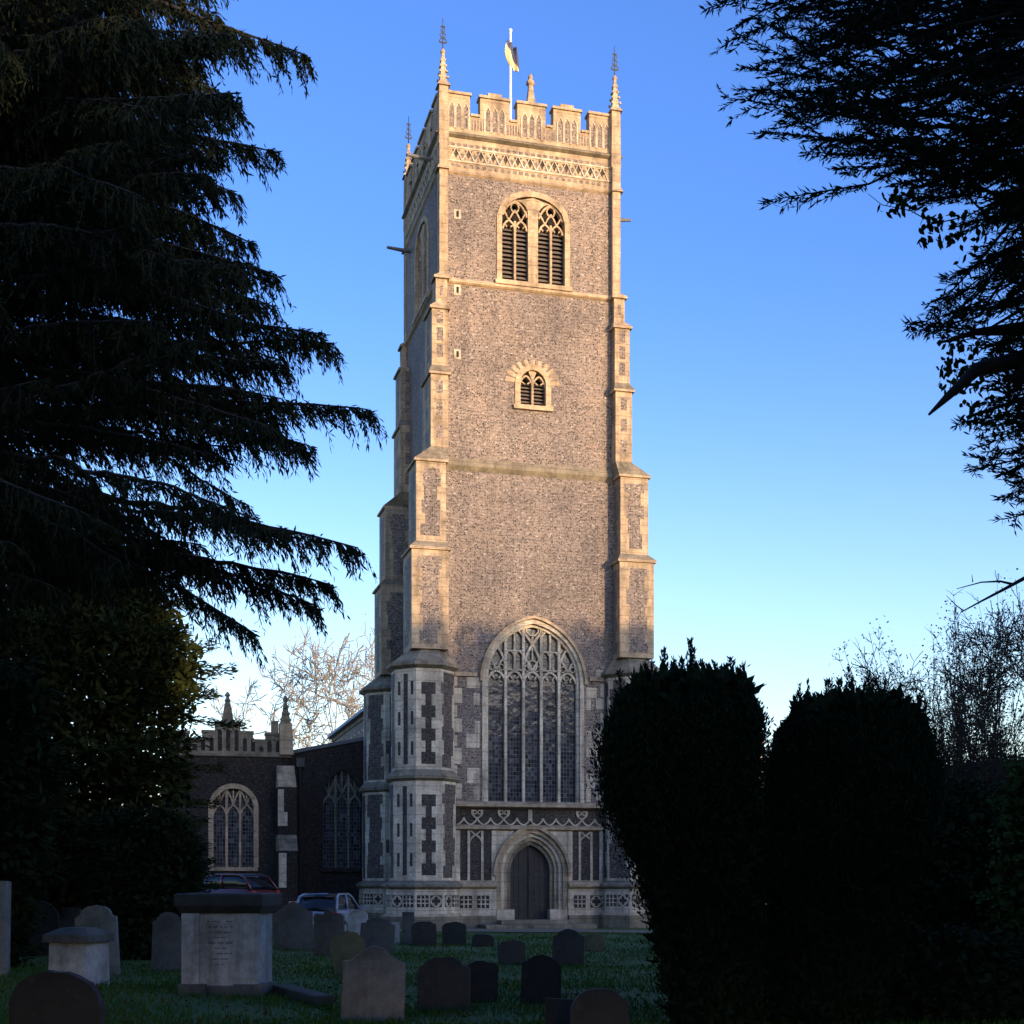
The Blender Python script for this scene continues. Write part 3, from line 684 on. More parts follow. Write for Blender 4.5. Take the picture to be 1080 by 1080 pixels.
fc.lathe([(.06, 33.9), (.19, 34.0), (.17, 34.1), (.08, 34.16), (.11, 34.26), (.07, 34.36), (.02, 34.42)], xk, .18, M['stone'], 8); fc.build('finial', CH, bevel=.03)
# pinnacles with vanes
for mx, my in ((0, 0), (1, 0), (1, 1), (0, 1)):
    T = mirror(None, mx, my); b = MB(T); xo, xi, y0, y1 = 3.78, 3.38, -.26, .14; cx, cy = -(xo+xi)/2, (y0+y1)/2
    s_ = M['stone']
    b.frust((-xo, -xi, y0, y1), 30.9, (-xo+.02, -xi-.02, y0+.02, y1-.02), 33.2, s_); b.frust((-xo-.06, -xi+.06, y0-.06, y1+.06), 33.2, (-xo, -xi, y0, y1), 33.34, s_)
    b.frust((-xo+.06, -xi-.06, y0+.06, y1-.06), 33.34, (cx-.05, cx+.05, cy-.05, cy+.05), 34.55, s_)
    for k in range(4):               # crockets
        z = 33.5+k*.24; q = .17-.035*k
        for dx_, dy_ in ((1, 1), (1, -1), (-1, 1), (-1, -1)): b.box(cx+dx_*q-.035, cx+dx_*q+.035, cy+dy_*q-.035, cy+dy_*q+.035, z, z+.08, s_)
    b.lathe([(.05, 34.5), (.11, 34.6), (.05, 34.72)], cx, cy, s_, 8)
    po = b.build('pinnacle', CH)
    v = MB(T); v.tube([(cx, cy, 34.5), (cx, cy, 35.95)], [.03, .014], M['iron'], 5)
    for k in range(3):
        z = 34.95+k*.22; r = .15-.035*k
        v.bar([(cx+r*math.cos(q*.785), z+.1+.1*math.sin(q*.785)) for q in range(8)], .03, cy-.015, cy+.015, M['iron'], True)
    v.bar([(cx-.16, 35.0), (cx+.16, 35.0)], .03, cy-.02, cy+.02, M['iron']); v.bar([(cx-.09, 35.62), (cx+.09, 35.62)], .025, cy-.02, cy+.02, M['iron'])
    v.build('weather_vane', po)
for p0, d in (((-3.75, 1.2, 30.95), (-1, -.15, 0)), ((3.75, 1.5, 29.6), (1, -.1, .05)), ((-3.75, 6.0, 29.35), (-1, -.2, -.02))):
    b = MB(); p0 = Vector(p0); d = Vector(d); b.tube([p0, p0+d*.5, p0+d*1.05], [.09, .08, .06], M['lead'], 7); b.build('waterspout', CH)

# nave, aisle and porch ---------------------------------------------
NV = MB(); NV.box(-5.2, 5.2, 7.0, 20.5, 0, 9.3, M['flint']); NV.box(-5.26, 5.26, 6.95, 20.55, 9.3, 9.5, M['stone_weathered'])
for k in range(14): NV.inlay([(0, 0), (0, 0), (0, 0)], 0, M['flint']) if False else None
NV.T = side(1)
nv = NV; NV.T = None
for k in range(9):
    y = 9.6+k*1.2
    NV.box(-5.23, -5.1, y, y+.55, 8.0, 8.9, M['stone_pale']); NV.box(-5.236, -5.1, y+.12, y+.43, 8.1, 8.8, M['flint_dark'])
NV.build('nave_wall', CH)
RF = MB(); RF.loft([[(-5.5, 6.9, 9.5), (5.5, 6.9, 9.5), (5.5, 20.8, 9.5), (-5.5, 20.8, 9.5)], [(-5.4, 6.9, 9.72), (5.4, 6.9, 9.72), (5.4, 20.8, 9.72), (-5.4, 20.8, 9.72)], [(-.1, 6.9, 10.6), (.1, 6.9, 10.6), (.1, 20.8, 10.6), (-.1, 20.8, 10.6)]], M['lead']); RF.build('nave_roof', CH)
AW = (-6.3, .95, 2.45, 5.6, 7.0); PW = (-11.15, .95, 2.48, 5.1, 6.05)
for sx, full in ((-1, True), (1, False)):
    A = MB()
    o = [(-8.85, 0), (-5.2, 0), (-5.2, 8.32), (-8.85, 7.55)]
    if sx > 0: o = [(-x, z) for x, z in o][::-1]
    A.plate(o, 9.0, 9.5, M['flint_shaded'], [opening(*AW)] if full else (), M['stone_weathered'])
    A.box(min(sx*8.85, sx*8.35), max(sx*8.85, sx*8.35), 9.5, 24, 0, 7.5, M['flint_shaded'])
    A.build('aisle_wall', CH)
    B = MB(); e = sx
    q = [(e*9.0, 7.5), (e*5.2, 8.3), (e*5.2, 8.46), (e*9.0, 7.66)]
    B.plate(q if e > 0 else q, 8.92, 24.1, M['lead']); B.build('aisle_roof', CH)
def traceried(name, w, y, lights, frame_mat, stone):
    b = MB(lambda x, yy, z: (x, y+yy, z)); b.bar(loop_pts(w, .03), .22, -.05, .2, frame_mat); b.box(w[0]-w[1]-.1, w[0]+w[1]+.1, -.12, .2, w[2]-.15, w[2]+.02, frame_mat)
    o = b.build(name, CH)
    t = MB(b.T); xc, hw, z0, zs, za = w; lw = (2*hw-.14)/lights; iw = (xc, hw-.05, z0, zs, za-.06)
    for k in range(1, lights): x = xc-hw+.07+lw*k; t.bar([(x, z0), (x, top_at(x, iw))], .1, .08, .24, stone)
    zl = zs-.15
    for k in range(lights):
        x = xc-hw+.07+lw*(k+.5); h = lw/2
        for s3 in (-1, 1):
            t.bar(curve((x+s3*h, zl-.2), (x+s3*h*.8, zl+.15), (x, zl+.3), 8), .075, .09, .23, stone)
            c = clip(curve((x, zl+.3), (x+s3*h*.3, zl+.65), (x+s3*h*.95, zl+.95), 8), iw, .03)
            if len(c) > 2: t.bar(c, .065, .1+.002*s3, .22, stone)
        if inside(x, zl+.8, iw): t.bar([(x, zl+.3), (x, top_at(x, iw))], .06, .11, .21, stone)
    t.build('tracery', o); g_ = MB(b.T); g_.plate(opening(xc, hw-.02, z0+.02, zs, za-.03), .22, .25, M['glass']); g_.build('glass', o)
    return o
traceried('aisle_window', AW, 9.0, 3, M['flint_shaded'], M['stone_weathered']); 
PO = MB(); PO.plate([(-14.1, 0), (-8.72, 0), (-8.72, 7.4), (-14.1, 7.4)], 8.7, 9.2, M['flint_shaded'], [opening(*PW)], M['stone_weathered'])
PO.box(-14.1, -13.6, 9.2, 14, 0, 7.4, M['flint_shaded']); PO.box(-9.2, -8.72, 9.2, 14, 0, 7.4, M['flint_shaded']); PO.box(-14.1, -8.72, 14, 14.5, 0, 7.4, M['flint_shaded']); PO.build('porch_wall', CH)
traceried('porch_window', PW, 8.7, 3, M['stone'], M['stone'])
PP = MB(); zb = 7.5
PP.box(-14.2, -8.62, 8.6, 14.6, 7.38, 7.5, M['stone_weathered'])
xm = -11.4; out = [(-14.1, 7.5), (-8.72, 7.5)]
st_ = [(-8.72, 8.35), (-9.75, 8.35), (-9.75, 8.05), (-10.3, 8.05), (-10.3, 8.4), (-10.85, 8.4), (-10.85, 8.8)]
pts = st_+[(2*xm-x, z) for x, z in st_[::-1]]
pts = [p for p in pts if p[0] > -14.1]+[(-14.1, 8.35)]
PP.plate(out+pts, 8.66, 9.0, M['stone_weathered'])
for x0, x1, z in ((-9.75, -8.72, 8.35), (-10.85, -10.3, 8.4), (-11.95, -10.85, 8.8), (-12.5, -11.95, 8.4), (-13.05, -12.5, 8.05), (-10.3, -9.75, 8.05), (-14.1, -13.05, 8.35)): PP.box(x0-.03, x1+.03, 8.6, 9.06, z+.001, z+.12, M['stone_weathered'])
for x in np.arange(-13.9, -8.8, .36):
    zt = 8.15 if x < -13.1 or x > -9.7 else (7.9 if x < -12.55 or x > -10.25 else (8.25 if x < -12 or x > -10.8 else 8.6))
    PP.inlay([(x-.09, 7.62), (x+.09, 7.62), (x+.09, zt-.12), (x, zt), (x-.09, zt-.12)], 8.655, M['flint_shaded'])
PP.box(-14.05, -13.7, 9.0, 14.3, 7.5, 8.3, M['stone']); PP.box(-9.1, -8.75, 9.0, 14.3, 7.5, 8.3, M['stone'])
PP.build('porch_parapet', CH)
FI = MB(); FI.frust((xm-.26, xm+.26, 8.62, 9.02), 8.92, (xm-.12, xm+.12, 8.72, 8.92), 9.75, M['stone_weathered']); FI.box(xm-.18, xm+.18, 8.72, 8.92, 9.3, 9.42, M['stone_weathered']); FI.lathe([(.06, 9.7), (.14, 9.85), (.06, 10.0), (.13, 10.1), (.02, 10.25)], xm, 8.82, M['stone_weathered'], 8); FI.build('finial', CH)
PN = MB(); PN.frust((-9.15, -8.55, 8.4, 9.0), 7.5, (-9.15, -8.6, 8.45, 9.0), 8.9, M['stone']); PN.frust((-9.1, -8.65, 8.5, 8.95), 8.9, (-8.92, -8.83, 8.68, 8.77), 9.9, M['stone_weathered'])
for k in range(3): PN.box(-9.12+.06*k, -8.63-.06*k, 8.48, 8.56, 9.0+.28*k, 9.1+.28*k, M['stone_weathered']); 
PN.box(-9.5, -9.2, 8.55, 8.9, 8.4, 9.0, M['stone_weathered']); PN.lathe([(.05, 9.8), (.13, 9.95), (.04, 10.15)], -8.87, 8.72, M['stone_weathered'], 8); PN.build('pinnacle', CH)
PB = MB(); mt = M['flint_shaded']
PB.frust((-9.3, -8.5, 7.0, 8.8), 0, (-9.3, -8.5, 7.0, 8.8), 3.2, mt); PB.frust((-9.3, -8.5, 7.0, 8.8), 3.2, (-9.3, -8.5, 7.6, 8.8), 3.9, M['stone_weathered']); PB.frust((-9.28, -8.52, 7.6, 8.8), 3.9, (-9.28, -8.52, 7.6, 8.8), 6.0, mt); PB.frust((-9.3, -8.5, 7.58, 8.8), 6.0, (-9.28, -8.52, 8.4, 8.8), 7.0, M['stone'])
for z0_, z1_, x0_, x1_, yf in ((1.6, 3.1, -9.32, -9.0, 6.985), (4.3, 4.9, -9.3, -8.9, 7.585), (4.92, 5.9, -9.3, -9.05, 7.585), (.2, 1.0, -8.9, -8.5, 6.985)): PB.box(x0_, x1_, yf, yf+.2, z0_, min(z1_, 3.19) if yf < 7 else z1_, M['stone_pale'])
PB.build('porch_buttress', CH)
DP = MB(); DP.tube([(-8.2, 8.88, .1), (-8.2, 8.88, 7.2)], .07, M['iron'], 8); DP.box(-8.38, -8.02, 8.75, 9.0, 7.0, 7.4, M['iron']); DP.build('drainpipe', CH)

# flag and pole -----------------------------------------------------
def cp(x, y, z): return CH.matrix_basis @ Vector((x, y, z))
bpy.context.view_layer.update()
FPX, FPY = -.22, 2.2
fp = empty('flagpole', cp(FPX, FPY, 31.4)); tag(fp, 'slim white flagpole rising behind the tower battlements', 'flagpole')
b = MB(); b.tube([(0, 0, 0), (0, 0, 5.85)], [.06, .045], M['white_paint'], 8); b.build('pole', fp); b = MB(); b.lathe([(.02, 5.83), (.07, 5.89), (.07, 5.95), (.01, 6.01)], 0, 0, M['white_paint'], 8); b.build('finial', fp)
fm, fn, fl, fpz = newmat('flag_cloth'); tco = fn.new('ShaderNodeTexCoord'); sxx = fn.new('ShaderNodeSeparateXYZ'); fl.new(tco.outputs['Object'], sxx.inputs[0])
rp = ramp(fn, [(0, (.66, .52, .22)), (.44, (.7, .58, .3)), (.48, (.06, .07, .13))], 'LINEAR'); mr = fn.new('ShaderNodeMath'); mr.operation = 'MULTIPLY_ADD'
fl.new(sxx.outputs[2], mr.inputs[0]); mr.inputs[1].default_value = .5; mx_ = fn.new('ShaderNodeMath'); mx_.operation = 'MULTIPLY_ADD'; fl.new(sxx.outputs[0], mx_.inputs[0]); mx_.inputs[1].default_value = 1.1; mx_.inputs[2].default_value = .75; fl.new(mx_.outputs[0], mr.inputs[2]); fl.new(mr.outputs[0], rp.inputs[0]); fl.new(rp.outputs[0], fpz.inputs['Base Color']); fpz.inputs['Roughness'].default_value = .9
fb = MB(); nu, nv_ = 10, 12; vs = []
for j in range(nv_+1):
    for i in range(nu+1):
        u, v_ = i/nu, j/nv_
        hang = u*(.75-.25*v_)
        vs.append((-.24*math.sin(math.pi*min(1, v_*.8+.15))*(1-u)+u*.36*(1-.4*(1-v_)**2), .10*math.sin(u*11+v_*2)*(.3+u)-.03, -v_*1.15-hang*.5))
fb.add(vs, [(j*(nu+1)+i, j*(nu+1)+i+1, (j+1)*(nu+1)+i+1, (j+1)*(nu+1)+i) for j in range(nv_) for i in range(nu)], fm)
flag = fb.build('flag', None, smooth=True); flag.location = cp(FPX, FPY, 31.4+5.55); flag.rotation_euler = (0, 0, TH)
flag.modifiers.new('thickness', 'SOLIDIFY').thickness = .012
tag(flag, 'limp yellow and dark blue flag hanging from the pole on the tower', 'flag')

# path --------------------------------------------------------------
pm = plain('gravel_path', (.16, .125, .085), .95, .35, 9)
pv = []; 
b = MB(); c0 = cp(.1, -1.6, 0); pth = [(c0.x, c0.y), (c0.x-.3, 52.0), (c0.x+1.5, 49.8), (c0.x+8, 48.8), (c0.x+20, 48.5)]
for i in range(len(pth)-1):
    pass
ring = []
strip = [(-2.6, 54.6), (2.6, 55.2), (3.2, 52.6), (9, 51), (24, 50.5), (24, 49), (8, 49.3), (1, 50.4), (-3.4, 51.4), (-9, 49.6), (-22, 47), (-22, 49), (-9, 51.6)]
bmp = bmesh.new(); f_ = bmp.faces.new([bmp.verts.new((x, y, .0)) for x, y in strip]); bmesh.ops.triangulate(bmp, faces=[f_])
bmesh.ops.subdivide_edges(bmp, edges=bmp.edges, cuts=9, use_grid_fill=True)
for v in bmp.verts: v.co.z = gz(v.co.x, v.co.y)+.03
me = bpy.data.meshes.new('path'); bmp.to_mesh(me); bmp.free(); me.materials.append(pm); po = bpy.data.objects.new('path', me); COL.objects.link(po)
tag(po, 'brown gravel path in front of the church door', 'path', kind='structure')

# ------------------------------------------------------------------ graves
G = {'pale': stone_mat('grave_pale', (.17, .175, .165), (.06, .065, .05), False, .5), 'grey': stone_mat('grave_grey', (.085, .088, .08), (.035, .038, .032), False, .6),
     'brown': stone_mat('grave_brown', (.036, .036, .032), (.017, .018, .015), False, .5), 'black': stone_mat('grave_black', (.018, .018, .018), (.009, .009, .009), False, .3),
     'moss': stone_mat('grave_moss', (.12, .115, .055), (.05, .052, .02), False, .6), 'white': stone_mat('grave_white', (.36, .37, .36), (.13, .14, .12), False, .4)}
def hs_outline(w, h, style):
    a = w/2
    if style == 'round': return [(-a, 0), (a, 0)]+[(a*math.cos(t*math.pi/14), h-a*.75+a*.75*math.sin(t*math.pi/14)) for t in range(15)]
    if style == 'low': return [(-a, 0), (a, 0)]+[(a*math.cos(t*math.pi/14), h-a*.35+a*.35*math.sin(t*math.pi/14)) for t in range(15)]
    if style == 'shoulder': return [(-a, 0), (a, 0), (a, h*.84), (a*.82, h*.86)]+[(a*.72*math.cos(t*math.pi/12), h*.87+h*.13*math.sin(t*math.pi/12)) for t in range(13)]+[(-a*.82, h*.86), (-a, h*.84)]
    if style == 'ogee': return [(-a, 0), (a, 0), (a, h*.8)]+[(a*(1-t/8), h*.8+h*.2*(.5-.5*math.cos(math.pi*t/8))) for t in range(1, 9)]+[(-a*(t/8), h*.8+h*.2*(.5+.5*math.cos(math.pi*t/8))) for t in range(1, 9)]
    if style == 'scallop':
        pts = [(-a, 0), (a, 0), (a, h*.82)]
        for s_ in range(3):
            cx = a*(2/3-2/3*s_); zb = h*(.86 if s_ == 1 else .82); r = a/3*1.02
            pts += [(cx+r*math.cos(t*math.pi/6), zb+r*(.9 if s_ == 1 else .6)*math.sin(t*math.pi/6)) for t in range(0, 7)]
        return pts+[(-a, h*.82)]
    return [(-a, 0), (a, 0), (a, h), (-a, h)]
def headstone(x0, x1, yt, yb, style, mat, label, lean=0, rz=0, th=.12, tilt=0, cat='headstone'):
    p = ground_at((x0+x1)/2, yb); sc = p.y/F; w = (x1-x0)*sc; h = (yb-yt)*sc
    b = MB(); rj = random.Random(int(x0*7+yt)); o = [(x+rj.uniform(-.012, .012), z+(rj.uniform(-.014, .012) if z > .1 else 0)) for x, z in hs_outline(w, h+.12, style)]; lean += rj.uniform(-2.5, 2.5); tilt += rj.uniform(-5, 5); b.plate(o, -th/2, th/2, G[mat])
    ob = b.build('headstone', None, bevel=.012); ob.location = (p.x, p.y+th/2, p.z-.12); ob.rotation_euler = (R(tilt), R(lean), R(rz))
    tag(ob, label, cat, 'headstones in the churchyard'); return ob
H_ = headstone
H_(358, 424, 999, 1080, 'ogee', 'pale', 'large pale grey headstone with peaked top, nearest in the central foreground', 1, 6)
H_(440, 494, 1008, 1066, 'shoulder', 'brown', 'brown headstone with rounded shoulders between the large pale stone and a black one', -1, -4)
H_(489, 523, 1013, 1057, 'low', 'black', 'black headstone standing close against the right side of a brown headstone', 3, 12)
H_(549, 592, 1009, 1060, 'round', 'black', 'black round topped headstone on the grass straight below the church door', 1, -3)
H_(526, 555, 992, 1018, 'low', 'brown', 'small low dark headstone just in front of the doorstep path', -2, 5)
H_(583, 616, 979, 1018, 'shoulder', 'brown', 'dark brown headstone to the right of the path, nearest the clipped yew', 1, -8)
H_(604, 666, 1045, 1100, 'round', 'brown', 'broad dark round topped headstone cut by the bottom edge beside the clipped yew', -2, 4)
H_(575, 606, 1057, 1096, 'flat', 'black', 'low flat topped black stone beside the broad round topped one at the bottom', 0, 0)
H_(434, 460, 972, 998, 'low', 'brown', 'left of two small brown headstones near the left end of the doorstep', 0, 3)
H_(467, 492, 972, 997, 'low', 'brown', 'right of two small brown headstones near the left end of the doorstep', 1, -3)
H_(413, 421, 973, 996, 'flat', 'white', 'narrow white upright marker stone before the left turret', 0, 0)
H_(378, 414, 967, 1006, 'shoulder', 'grey', 'dark grey headstone with shoulders in front of the left turret', 2, 10)
H_(368, 389, 959, 990, 'round', 'white', 'small whitish rounded headstone right of the parked white car', -3, 0)
H_(356, 393, 984, 1032, 'round', 'moss', 'leaning mossy yellowish headstone behind the large pale peaked one', -12, 8)
H_(331, 363, 956, 1008, 'scallop', 'grey', 'grey headstone with scalloped three lobed top below the white car', 1, -5)
H_(289, 331, 952, 1003, 'ogee', 'grey', 'grey peaked headstone just right of the inscribed chest tomb', -1, 5)
H_(159, 193, 961, 1024, 'shoulder', 'grey', 'grey headstone just left of the inscribed chest tomb, before the round bush', 3, 8)
H_(82, 126, 953, 1026, 'shoulder', 'pale', 'pale headstone with arched shoulders behind the small pedestal tomb', 0, -4)
H_(58, 86, 958, 1004, 'low', 'grey', 'grey low headstone half hidden behind the pale shouldered one', 0, 3)
H_(8, 62, 949, 1008, 'round', 'brown', 'dark brown round topped headstone at the left behind the pedestal tomb', -2, 5)
H_(-22, 5, 932, 1032, 'flat', 'pale', 'pale stone post cut by the left edge of the picture', 0, 0, .3)
H_(8, 106, 1024, 1130, 'round', 'black', 'big black round topped headstone at bottom left, in front of the pedestal tomb', 2, -4)
H_(614, 636, 984, 1003, 'low', 'moss', 'little mossy stone between the path and the clipped yew', 6, 10)
H_(497, 520, 986, 1000, 'low', 'brown', 'very small brown stone by the left side of the doorstep', 3, 0)
H_(424, 436, 962, 996, 'flat', 'grey', 'thin grey upright slab beside the narrow white marker', 1, 20)
b = MB(); b.box(-1.0, 1.0, -.4, .4, 0, .16, G['pale']); lg = b.build('ledger_stone', None, bevel=.02); p = ground_at(955, 1008); lg.location = p; lg.rotation_euler = (0, 0, R(14)); tag(lg, 'pale flat ledger stone lying in shade right of the yews', 'grave slab')
b = MB(); b.box(-.16, .16, -1.6, .9, 0, .17, G['brown']); lg = b.build('grave_kerb', None, bevel=.03); p = ground_at(312, 1052); lg.location = p; lg.rotation_euler = (0, 0, R(24)); tag(lg, 'low mossy stone kerb running back beside the inscribed chest tomb', 'grave kerb')
# chest tomb
p = ground_at(236, 1052); sc = p.y/F; w = 84*sc/2; ct = empty('chest_tomb', (p.x, p.y+.45, p.z), R(-3)); tag(ct, 'large stone chest tomb with inscribed front panel and dark slab lid', 'tomb')
hgt = 1.85-(942-HZ)*sc-p.z
b = MB(); d = .62
b.box(-w-.03, -w+.42, -d-.04, -d+.4, -.1, .2, G['grey']); b.box(w-.42, w+.03, -d-.04, -d+.4, -.1, .2, G['grey']); b.box(-w+.02, w-.02, -d+.03, d, -.1, .17, G['grey']); b.build('base', ct, bevel=.02)
b = MB(); b.box(-w+.06, w-.06, -d+.06, d-.06, .17, hgt-.32, G['white'])
for sx in (-1, 1): b.box(min(sx*(w-.02), sx*(w-.3)), max(sx*(w-.02), sx*(w-.3)), -d+.01, -d+.1, .2, hgt-.32, G['white']); b.box(min(sx*(w-.08), sx*(w-.24)), max(sx*(w-.08), sx*(w-.24)), -d-.015, -d+.05, .3, hgt-.42, G['white'])
rr = random.Random(3); z = hgt-.45      # worn, unreadable lines of an inscription
for ln in range(9):
    half = (w-.42)*(1, .9, .95, .5, .9, .45, .85, .6, .35)[ln]; x = -half
    while x < half:
        l_ = rr.uniform(.03, .12)
        if rr.random() < .93: b.box(x, min(x+l_, half), -d+.0555, -d+.07, z-.014, z+.01, G['pale'])
        x += l_+rr.uniform(.015, .04)
    z -= .085
b.build('chest', ct)
b = MB(); b.loft([[(-w-.0, -d+.02, hgt-.32), (w, -d+.02, hgt-.32), (w, d, hgt-.32), (-w, d, hgt-.32)], [(-w-.07, -d-.08, hgt-.2), (w+.07, -d-.08, hgt-.2), (w+.07, d+.1, hgt-.2), (-w-.07, d+.1, hgt-.2)], [(-w-.08, -d-.09, hgt-.02), (w+.08, -d-.09, hgt-.02), (w+.08, d+.1, hgt-.02), (-w-.08, d+.1, hgt-.02)], [(-w-.03, -d-.04, hgt), (w+.03, -d-.04, hgt), (w+.03, d+.06, hgt), (-w-.03, d+.06, hgt)]], G['brown']); b.build('lid', ct, bevel=.015)
p = ground_at(76, 1040); sc = p.y/F; w = 54*sc/2; pt = empty('pedestal_tomb', (p.x, p.y+.4, p.z), R(-14)); tag(pt, 'small square pedestal tomb with dark cap and pale sides at the left', 'tomb')
hgt = 1.85-(979-HZ)*sc-p.z
b = MB(); b.frust((-w+.06, w-.06, -.4, .4), -.1, (-w+.08, w-.08, -.38, .38), hgt-.26, G['white']); b.build('pedestal', pt, bevel=.02)
b = MB(); b.frust((-w, w, -.46, .46), hgt-.26, (-w, w, -.46, .46), hgt-.12, G['grey']); b.frust((-w, w, -.46, .46), hgt-.12, (-w+.2, w-.2, -.2, .2), hgt, G['grey']); b.build('cap', pt, bevel=.015)

# ------------------------------------------------------------------ cars, railing, stone wall and far house
def car(name_label, col, loc, rz, el=0):
    root = empty('parked_car', loc, rz); tag(root, name_label, 'car', 'cars parked beside the church')
    pm_, n_, l_, p_ = newmat('car_paint'); p_.inputs['Base Color'].default_value = (*col, 1); p_.inputs['Roughness'].default_value = .25; p_.inputs['Coat Weight'].default_value = .6; p_.inputs['Metallic'].default_value = .1
    gl = plain('car_glass', (.01, .011, .013), .06, .05); ty = plain('tyre_rubber', (.02, .02, .02), .85); rm = plain('alloy', (.4, .4, .4), .35, .1, 6, .8)
    def ring(y, hw, z0, z1, rnd=.1, crown=.04):
        return [(-hw*.9, y, z0), (hw*.9, y, z0), (hw, y, z0+.12), (hw, y, z1-rnd), (hw-rnd*.7, y, z1), (0, y, z1+crown), (-hw+rnd*.7, y, z1), (-hw, y, z1-rnd), (-hw, y, z0+.12)]
    b = MB(); S = [(-1.98, .70, .32, .62), (-1.9, .8, .22, .86), (-1.6, .85, .2, .94), (-.8, .87, .2, .95), (.5, .87, .2, .95), (1.0, .86, .2, .93), (1.7, .83, .2, .80), (1.93, .76, .24, .66), (2.0, .68, .34, .55)]
    b.loft([ring(*s) for s in S], pm_); b.build('body', root, smooth=True)
    b = MB(); Gs = [(-1.8, .70, .9, .95), (-1.45, .66, .9, 1.38), (-1.0, .64, .9, 1.46), (0, .64, .9, 1.47), (.45, .66, .9, 1.38), (1.1, .74, .88, .95)]
    b.loft([ring(y, hw, z0, z1, .12, .03) for y, hw, z0, z1 in Gs], gl); gh = b.build('window', root, smooth=True)
    b = MB(); b.loft([[(-.56, y, z-.03), (.56, y, z-.03), (.53, y, z+.025), (0, y, z+.05), (-.53, y, z+.025)] for y, z in ((-1.5, 1.40), (-1.0, 1.475), (0, 1.485), (.4, 1.41))], gl); b.build('roof', root, smooth=True)  # dark glass colour on the roof stands in for the shade there
    b = MB()
    for sx in (-1, 1):
        b.tube([(sx*.72, -1.82, .93), (sx*.645, -1.45, 1.38), (sx*.59, -1.1, 1.47), (sx*.59, .1, 1.48), (sx*.63, .45, 1.39), (sx*.76, 1.1, .93)], .045, pm_, 6); b.tube([(sx*.7, -.3, .93), (sx*.63, -.3, 1.46)], .04, pm_, 6)
    b.build('pillar', root, smooth=True)
    for sx in (-1, 1):
        for y in (-1.28, 1.28):
            t = MB(lambda x, yy, z, sx=sx, y=y: (sx*.78+z*sx, y+x, .31+yy)); t.lathe([(.2, -.1), (.3, -.09), (.315, 0), (.3, .09), (.2, .1)], 0, 0, ty, 18); wo = t.build('wheel', root, smooth=True)
            t2 = MB(t.T); t2.lathe([(.02, .02), (.2, .08), (.2, .1), (.06, .105)], 0, 0, rm, 12); t2.build('rim', wo)
        h = MB(); h.box(sx*.56-.13, sx*.56+.13, 1.84, 1.97, .58, .7, plain('lamp_glass', (.6, .6, .6), .1, .05)); h.build('headlight', root, bevel=.03)
        h = MB(); h.box(sx*.66-.1, sx*.66+.1, -1.93, -1.84, .72, .9, plain('tail_lamp', (.25, .01, .01), .2, .05)); h.build('tail_light', root, bevel=.03)
        h = MB(); h.loft([[(sx*(.84+q*.16)-.02, .82, .95), (sx*(.84+q*.16)+.02, .82, .95), (sx*(.84+q*.16)+.02, .95, .98), (sx*(.84+q*.16)+.02, .82, 1.08), (sx*(.84+q*.16)-.02, .82, 1.08)] for q in (0, .5, 1)], pm_); h.build('mirror', root, bevel=.01)
    h = MB(); h.box(-.26, .26, -2.0, -1.965, .5, .61, plain('number_plate', (.6, .5, .1), .5, .05)); h.build('number_plate', root)
    h = MB(); h.box(-.72, .72, -1.99, -1.85, .3, .36, M['iron']); h.build('bumper_trim', root)
    return root
car('pale blue-white hatchback parked by the dark aisle wall', (.2, .24, .31), (-6.2, 47.5, gz(-6.2, 47.5)-.02), R(-8))
car('red car with shiny window pillar parked below the porch window', (.09, .006, .008), (-10.7, 52.5, gz(-10.7, 52.5)+.15), R(58))
rl = empty('iron_railing', (-8.8, 47.8, gz(-8.8, 47.8))); tag(rl, 'short black iron railing between the two parked cars', 'railing')
b = MB()
for z in (.12, .75): b.box(-.75, .75, -.015, .015, z, z+.04, M['iron'])
b.build('rail', rl); 
for k in range(11):
    b = MB(); x = -.72+k*.144; b.tube([(x, -.03, -.1), (x, -.03, .82)], .012, M['iron'], 6); b.lathe([(.022, .82), (.005, .92)], x, -.03, M['iron'], 6); b.build('upright', rl)
hb = empty('brick_house', (15.0, 82, 0), R(10)); tag(hb, 'pinkish brick house with chimney glimpsed between the two clipped yews', 'house')
br, n_, l_, p_ = newmat('red_brick'); tb = n_.new('ShaderNodeTexBrick'); tb.inputs['Scale'].default_value = 3; tb.inputs[1].default_value = (.28, .12, .09, 1); tb.inputs[2].default_value = (.36, .17, .12, 1); tb.inputs[3].default_value = (.4, .36, .32, 1); tb.inputs['Mortar Size'].default_value = .015
l_.new(n_.new('ShaderNodeTexCoord').outputs['Object'], tb.inputs[0]); l_.new(tb.outputs[0], p_.inputs['Base Color']); p_.inputs['Roughness'].default_value = .9
b = MB(); b.box(-3.2, 3.2, 0, 6, 0, 6.2, br); b.plate([(-3.2, 6.2), (3.2, 6.2), (0, 8.8)], .002, .25, br); b.build('wall', hb)
b = MB(); b.plate([(-3.5, 6.05), (0, 8.95), (3.5, 6.05), (3.5, 6.25), (0, 9.15), (-3.5, 6.25)][::-1], -.2, 6.2, plain('roof_tile', (.2, .09, .06), .9)); rfh = b.build('roof', hb)
b = MB(); b.box(-.5, .5, 2, 2.8, 8.5, 10.2, br); b.box(-.56, .56, 1.94, 2.86, 10.2, 10.35, br)
for x in (-.22, .22): b.lathe([(.12, 10.35), (.14, 10.7), (.1, 10.72)], x, 2.4, br, 8)
b.build('chimney', rfh)
for x in (-1.6, 1.6):
    b = MB(); b.box(x-.5, x+.5, -.04, .1, 3.8, 5.2, M['white_paint']); wo = b.build('window', hb); b = MB(); b.box(x-.42, x+.42, -.05, -.042, 3.88, 5.12, M['glass']); b.build('pane', wo)

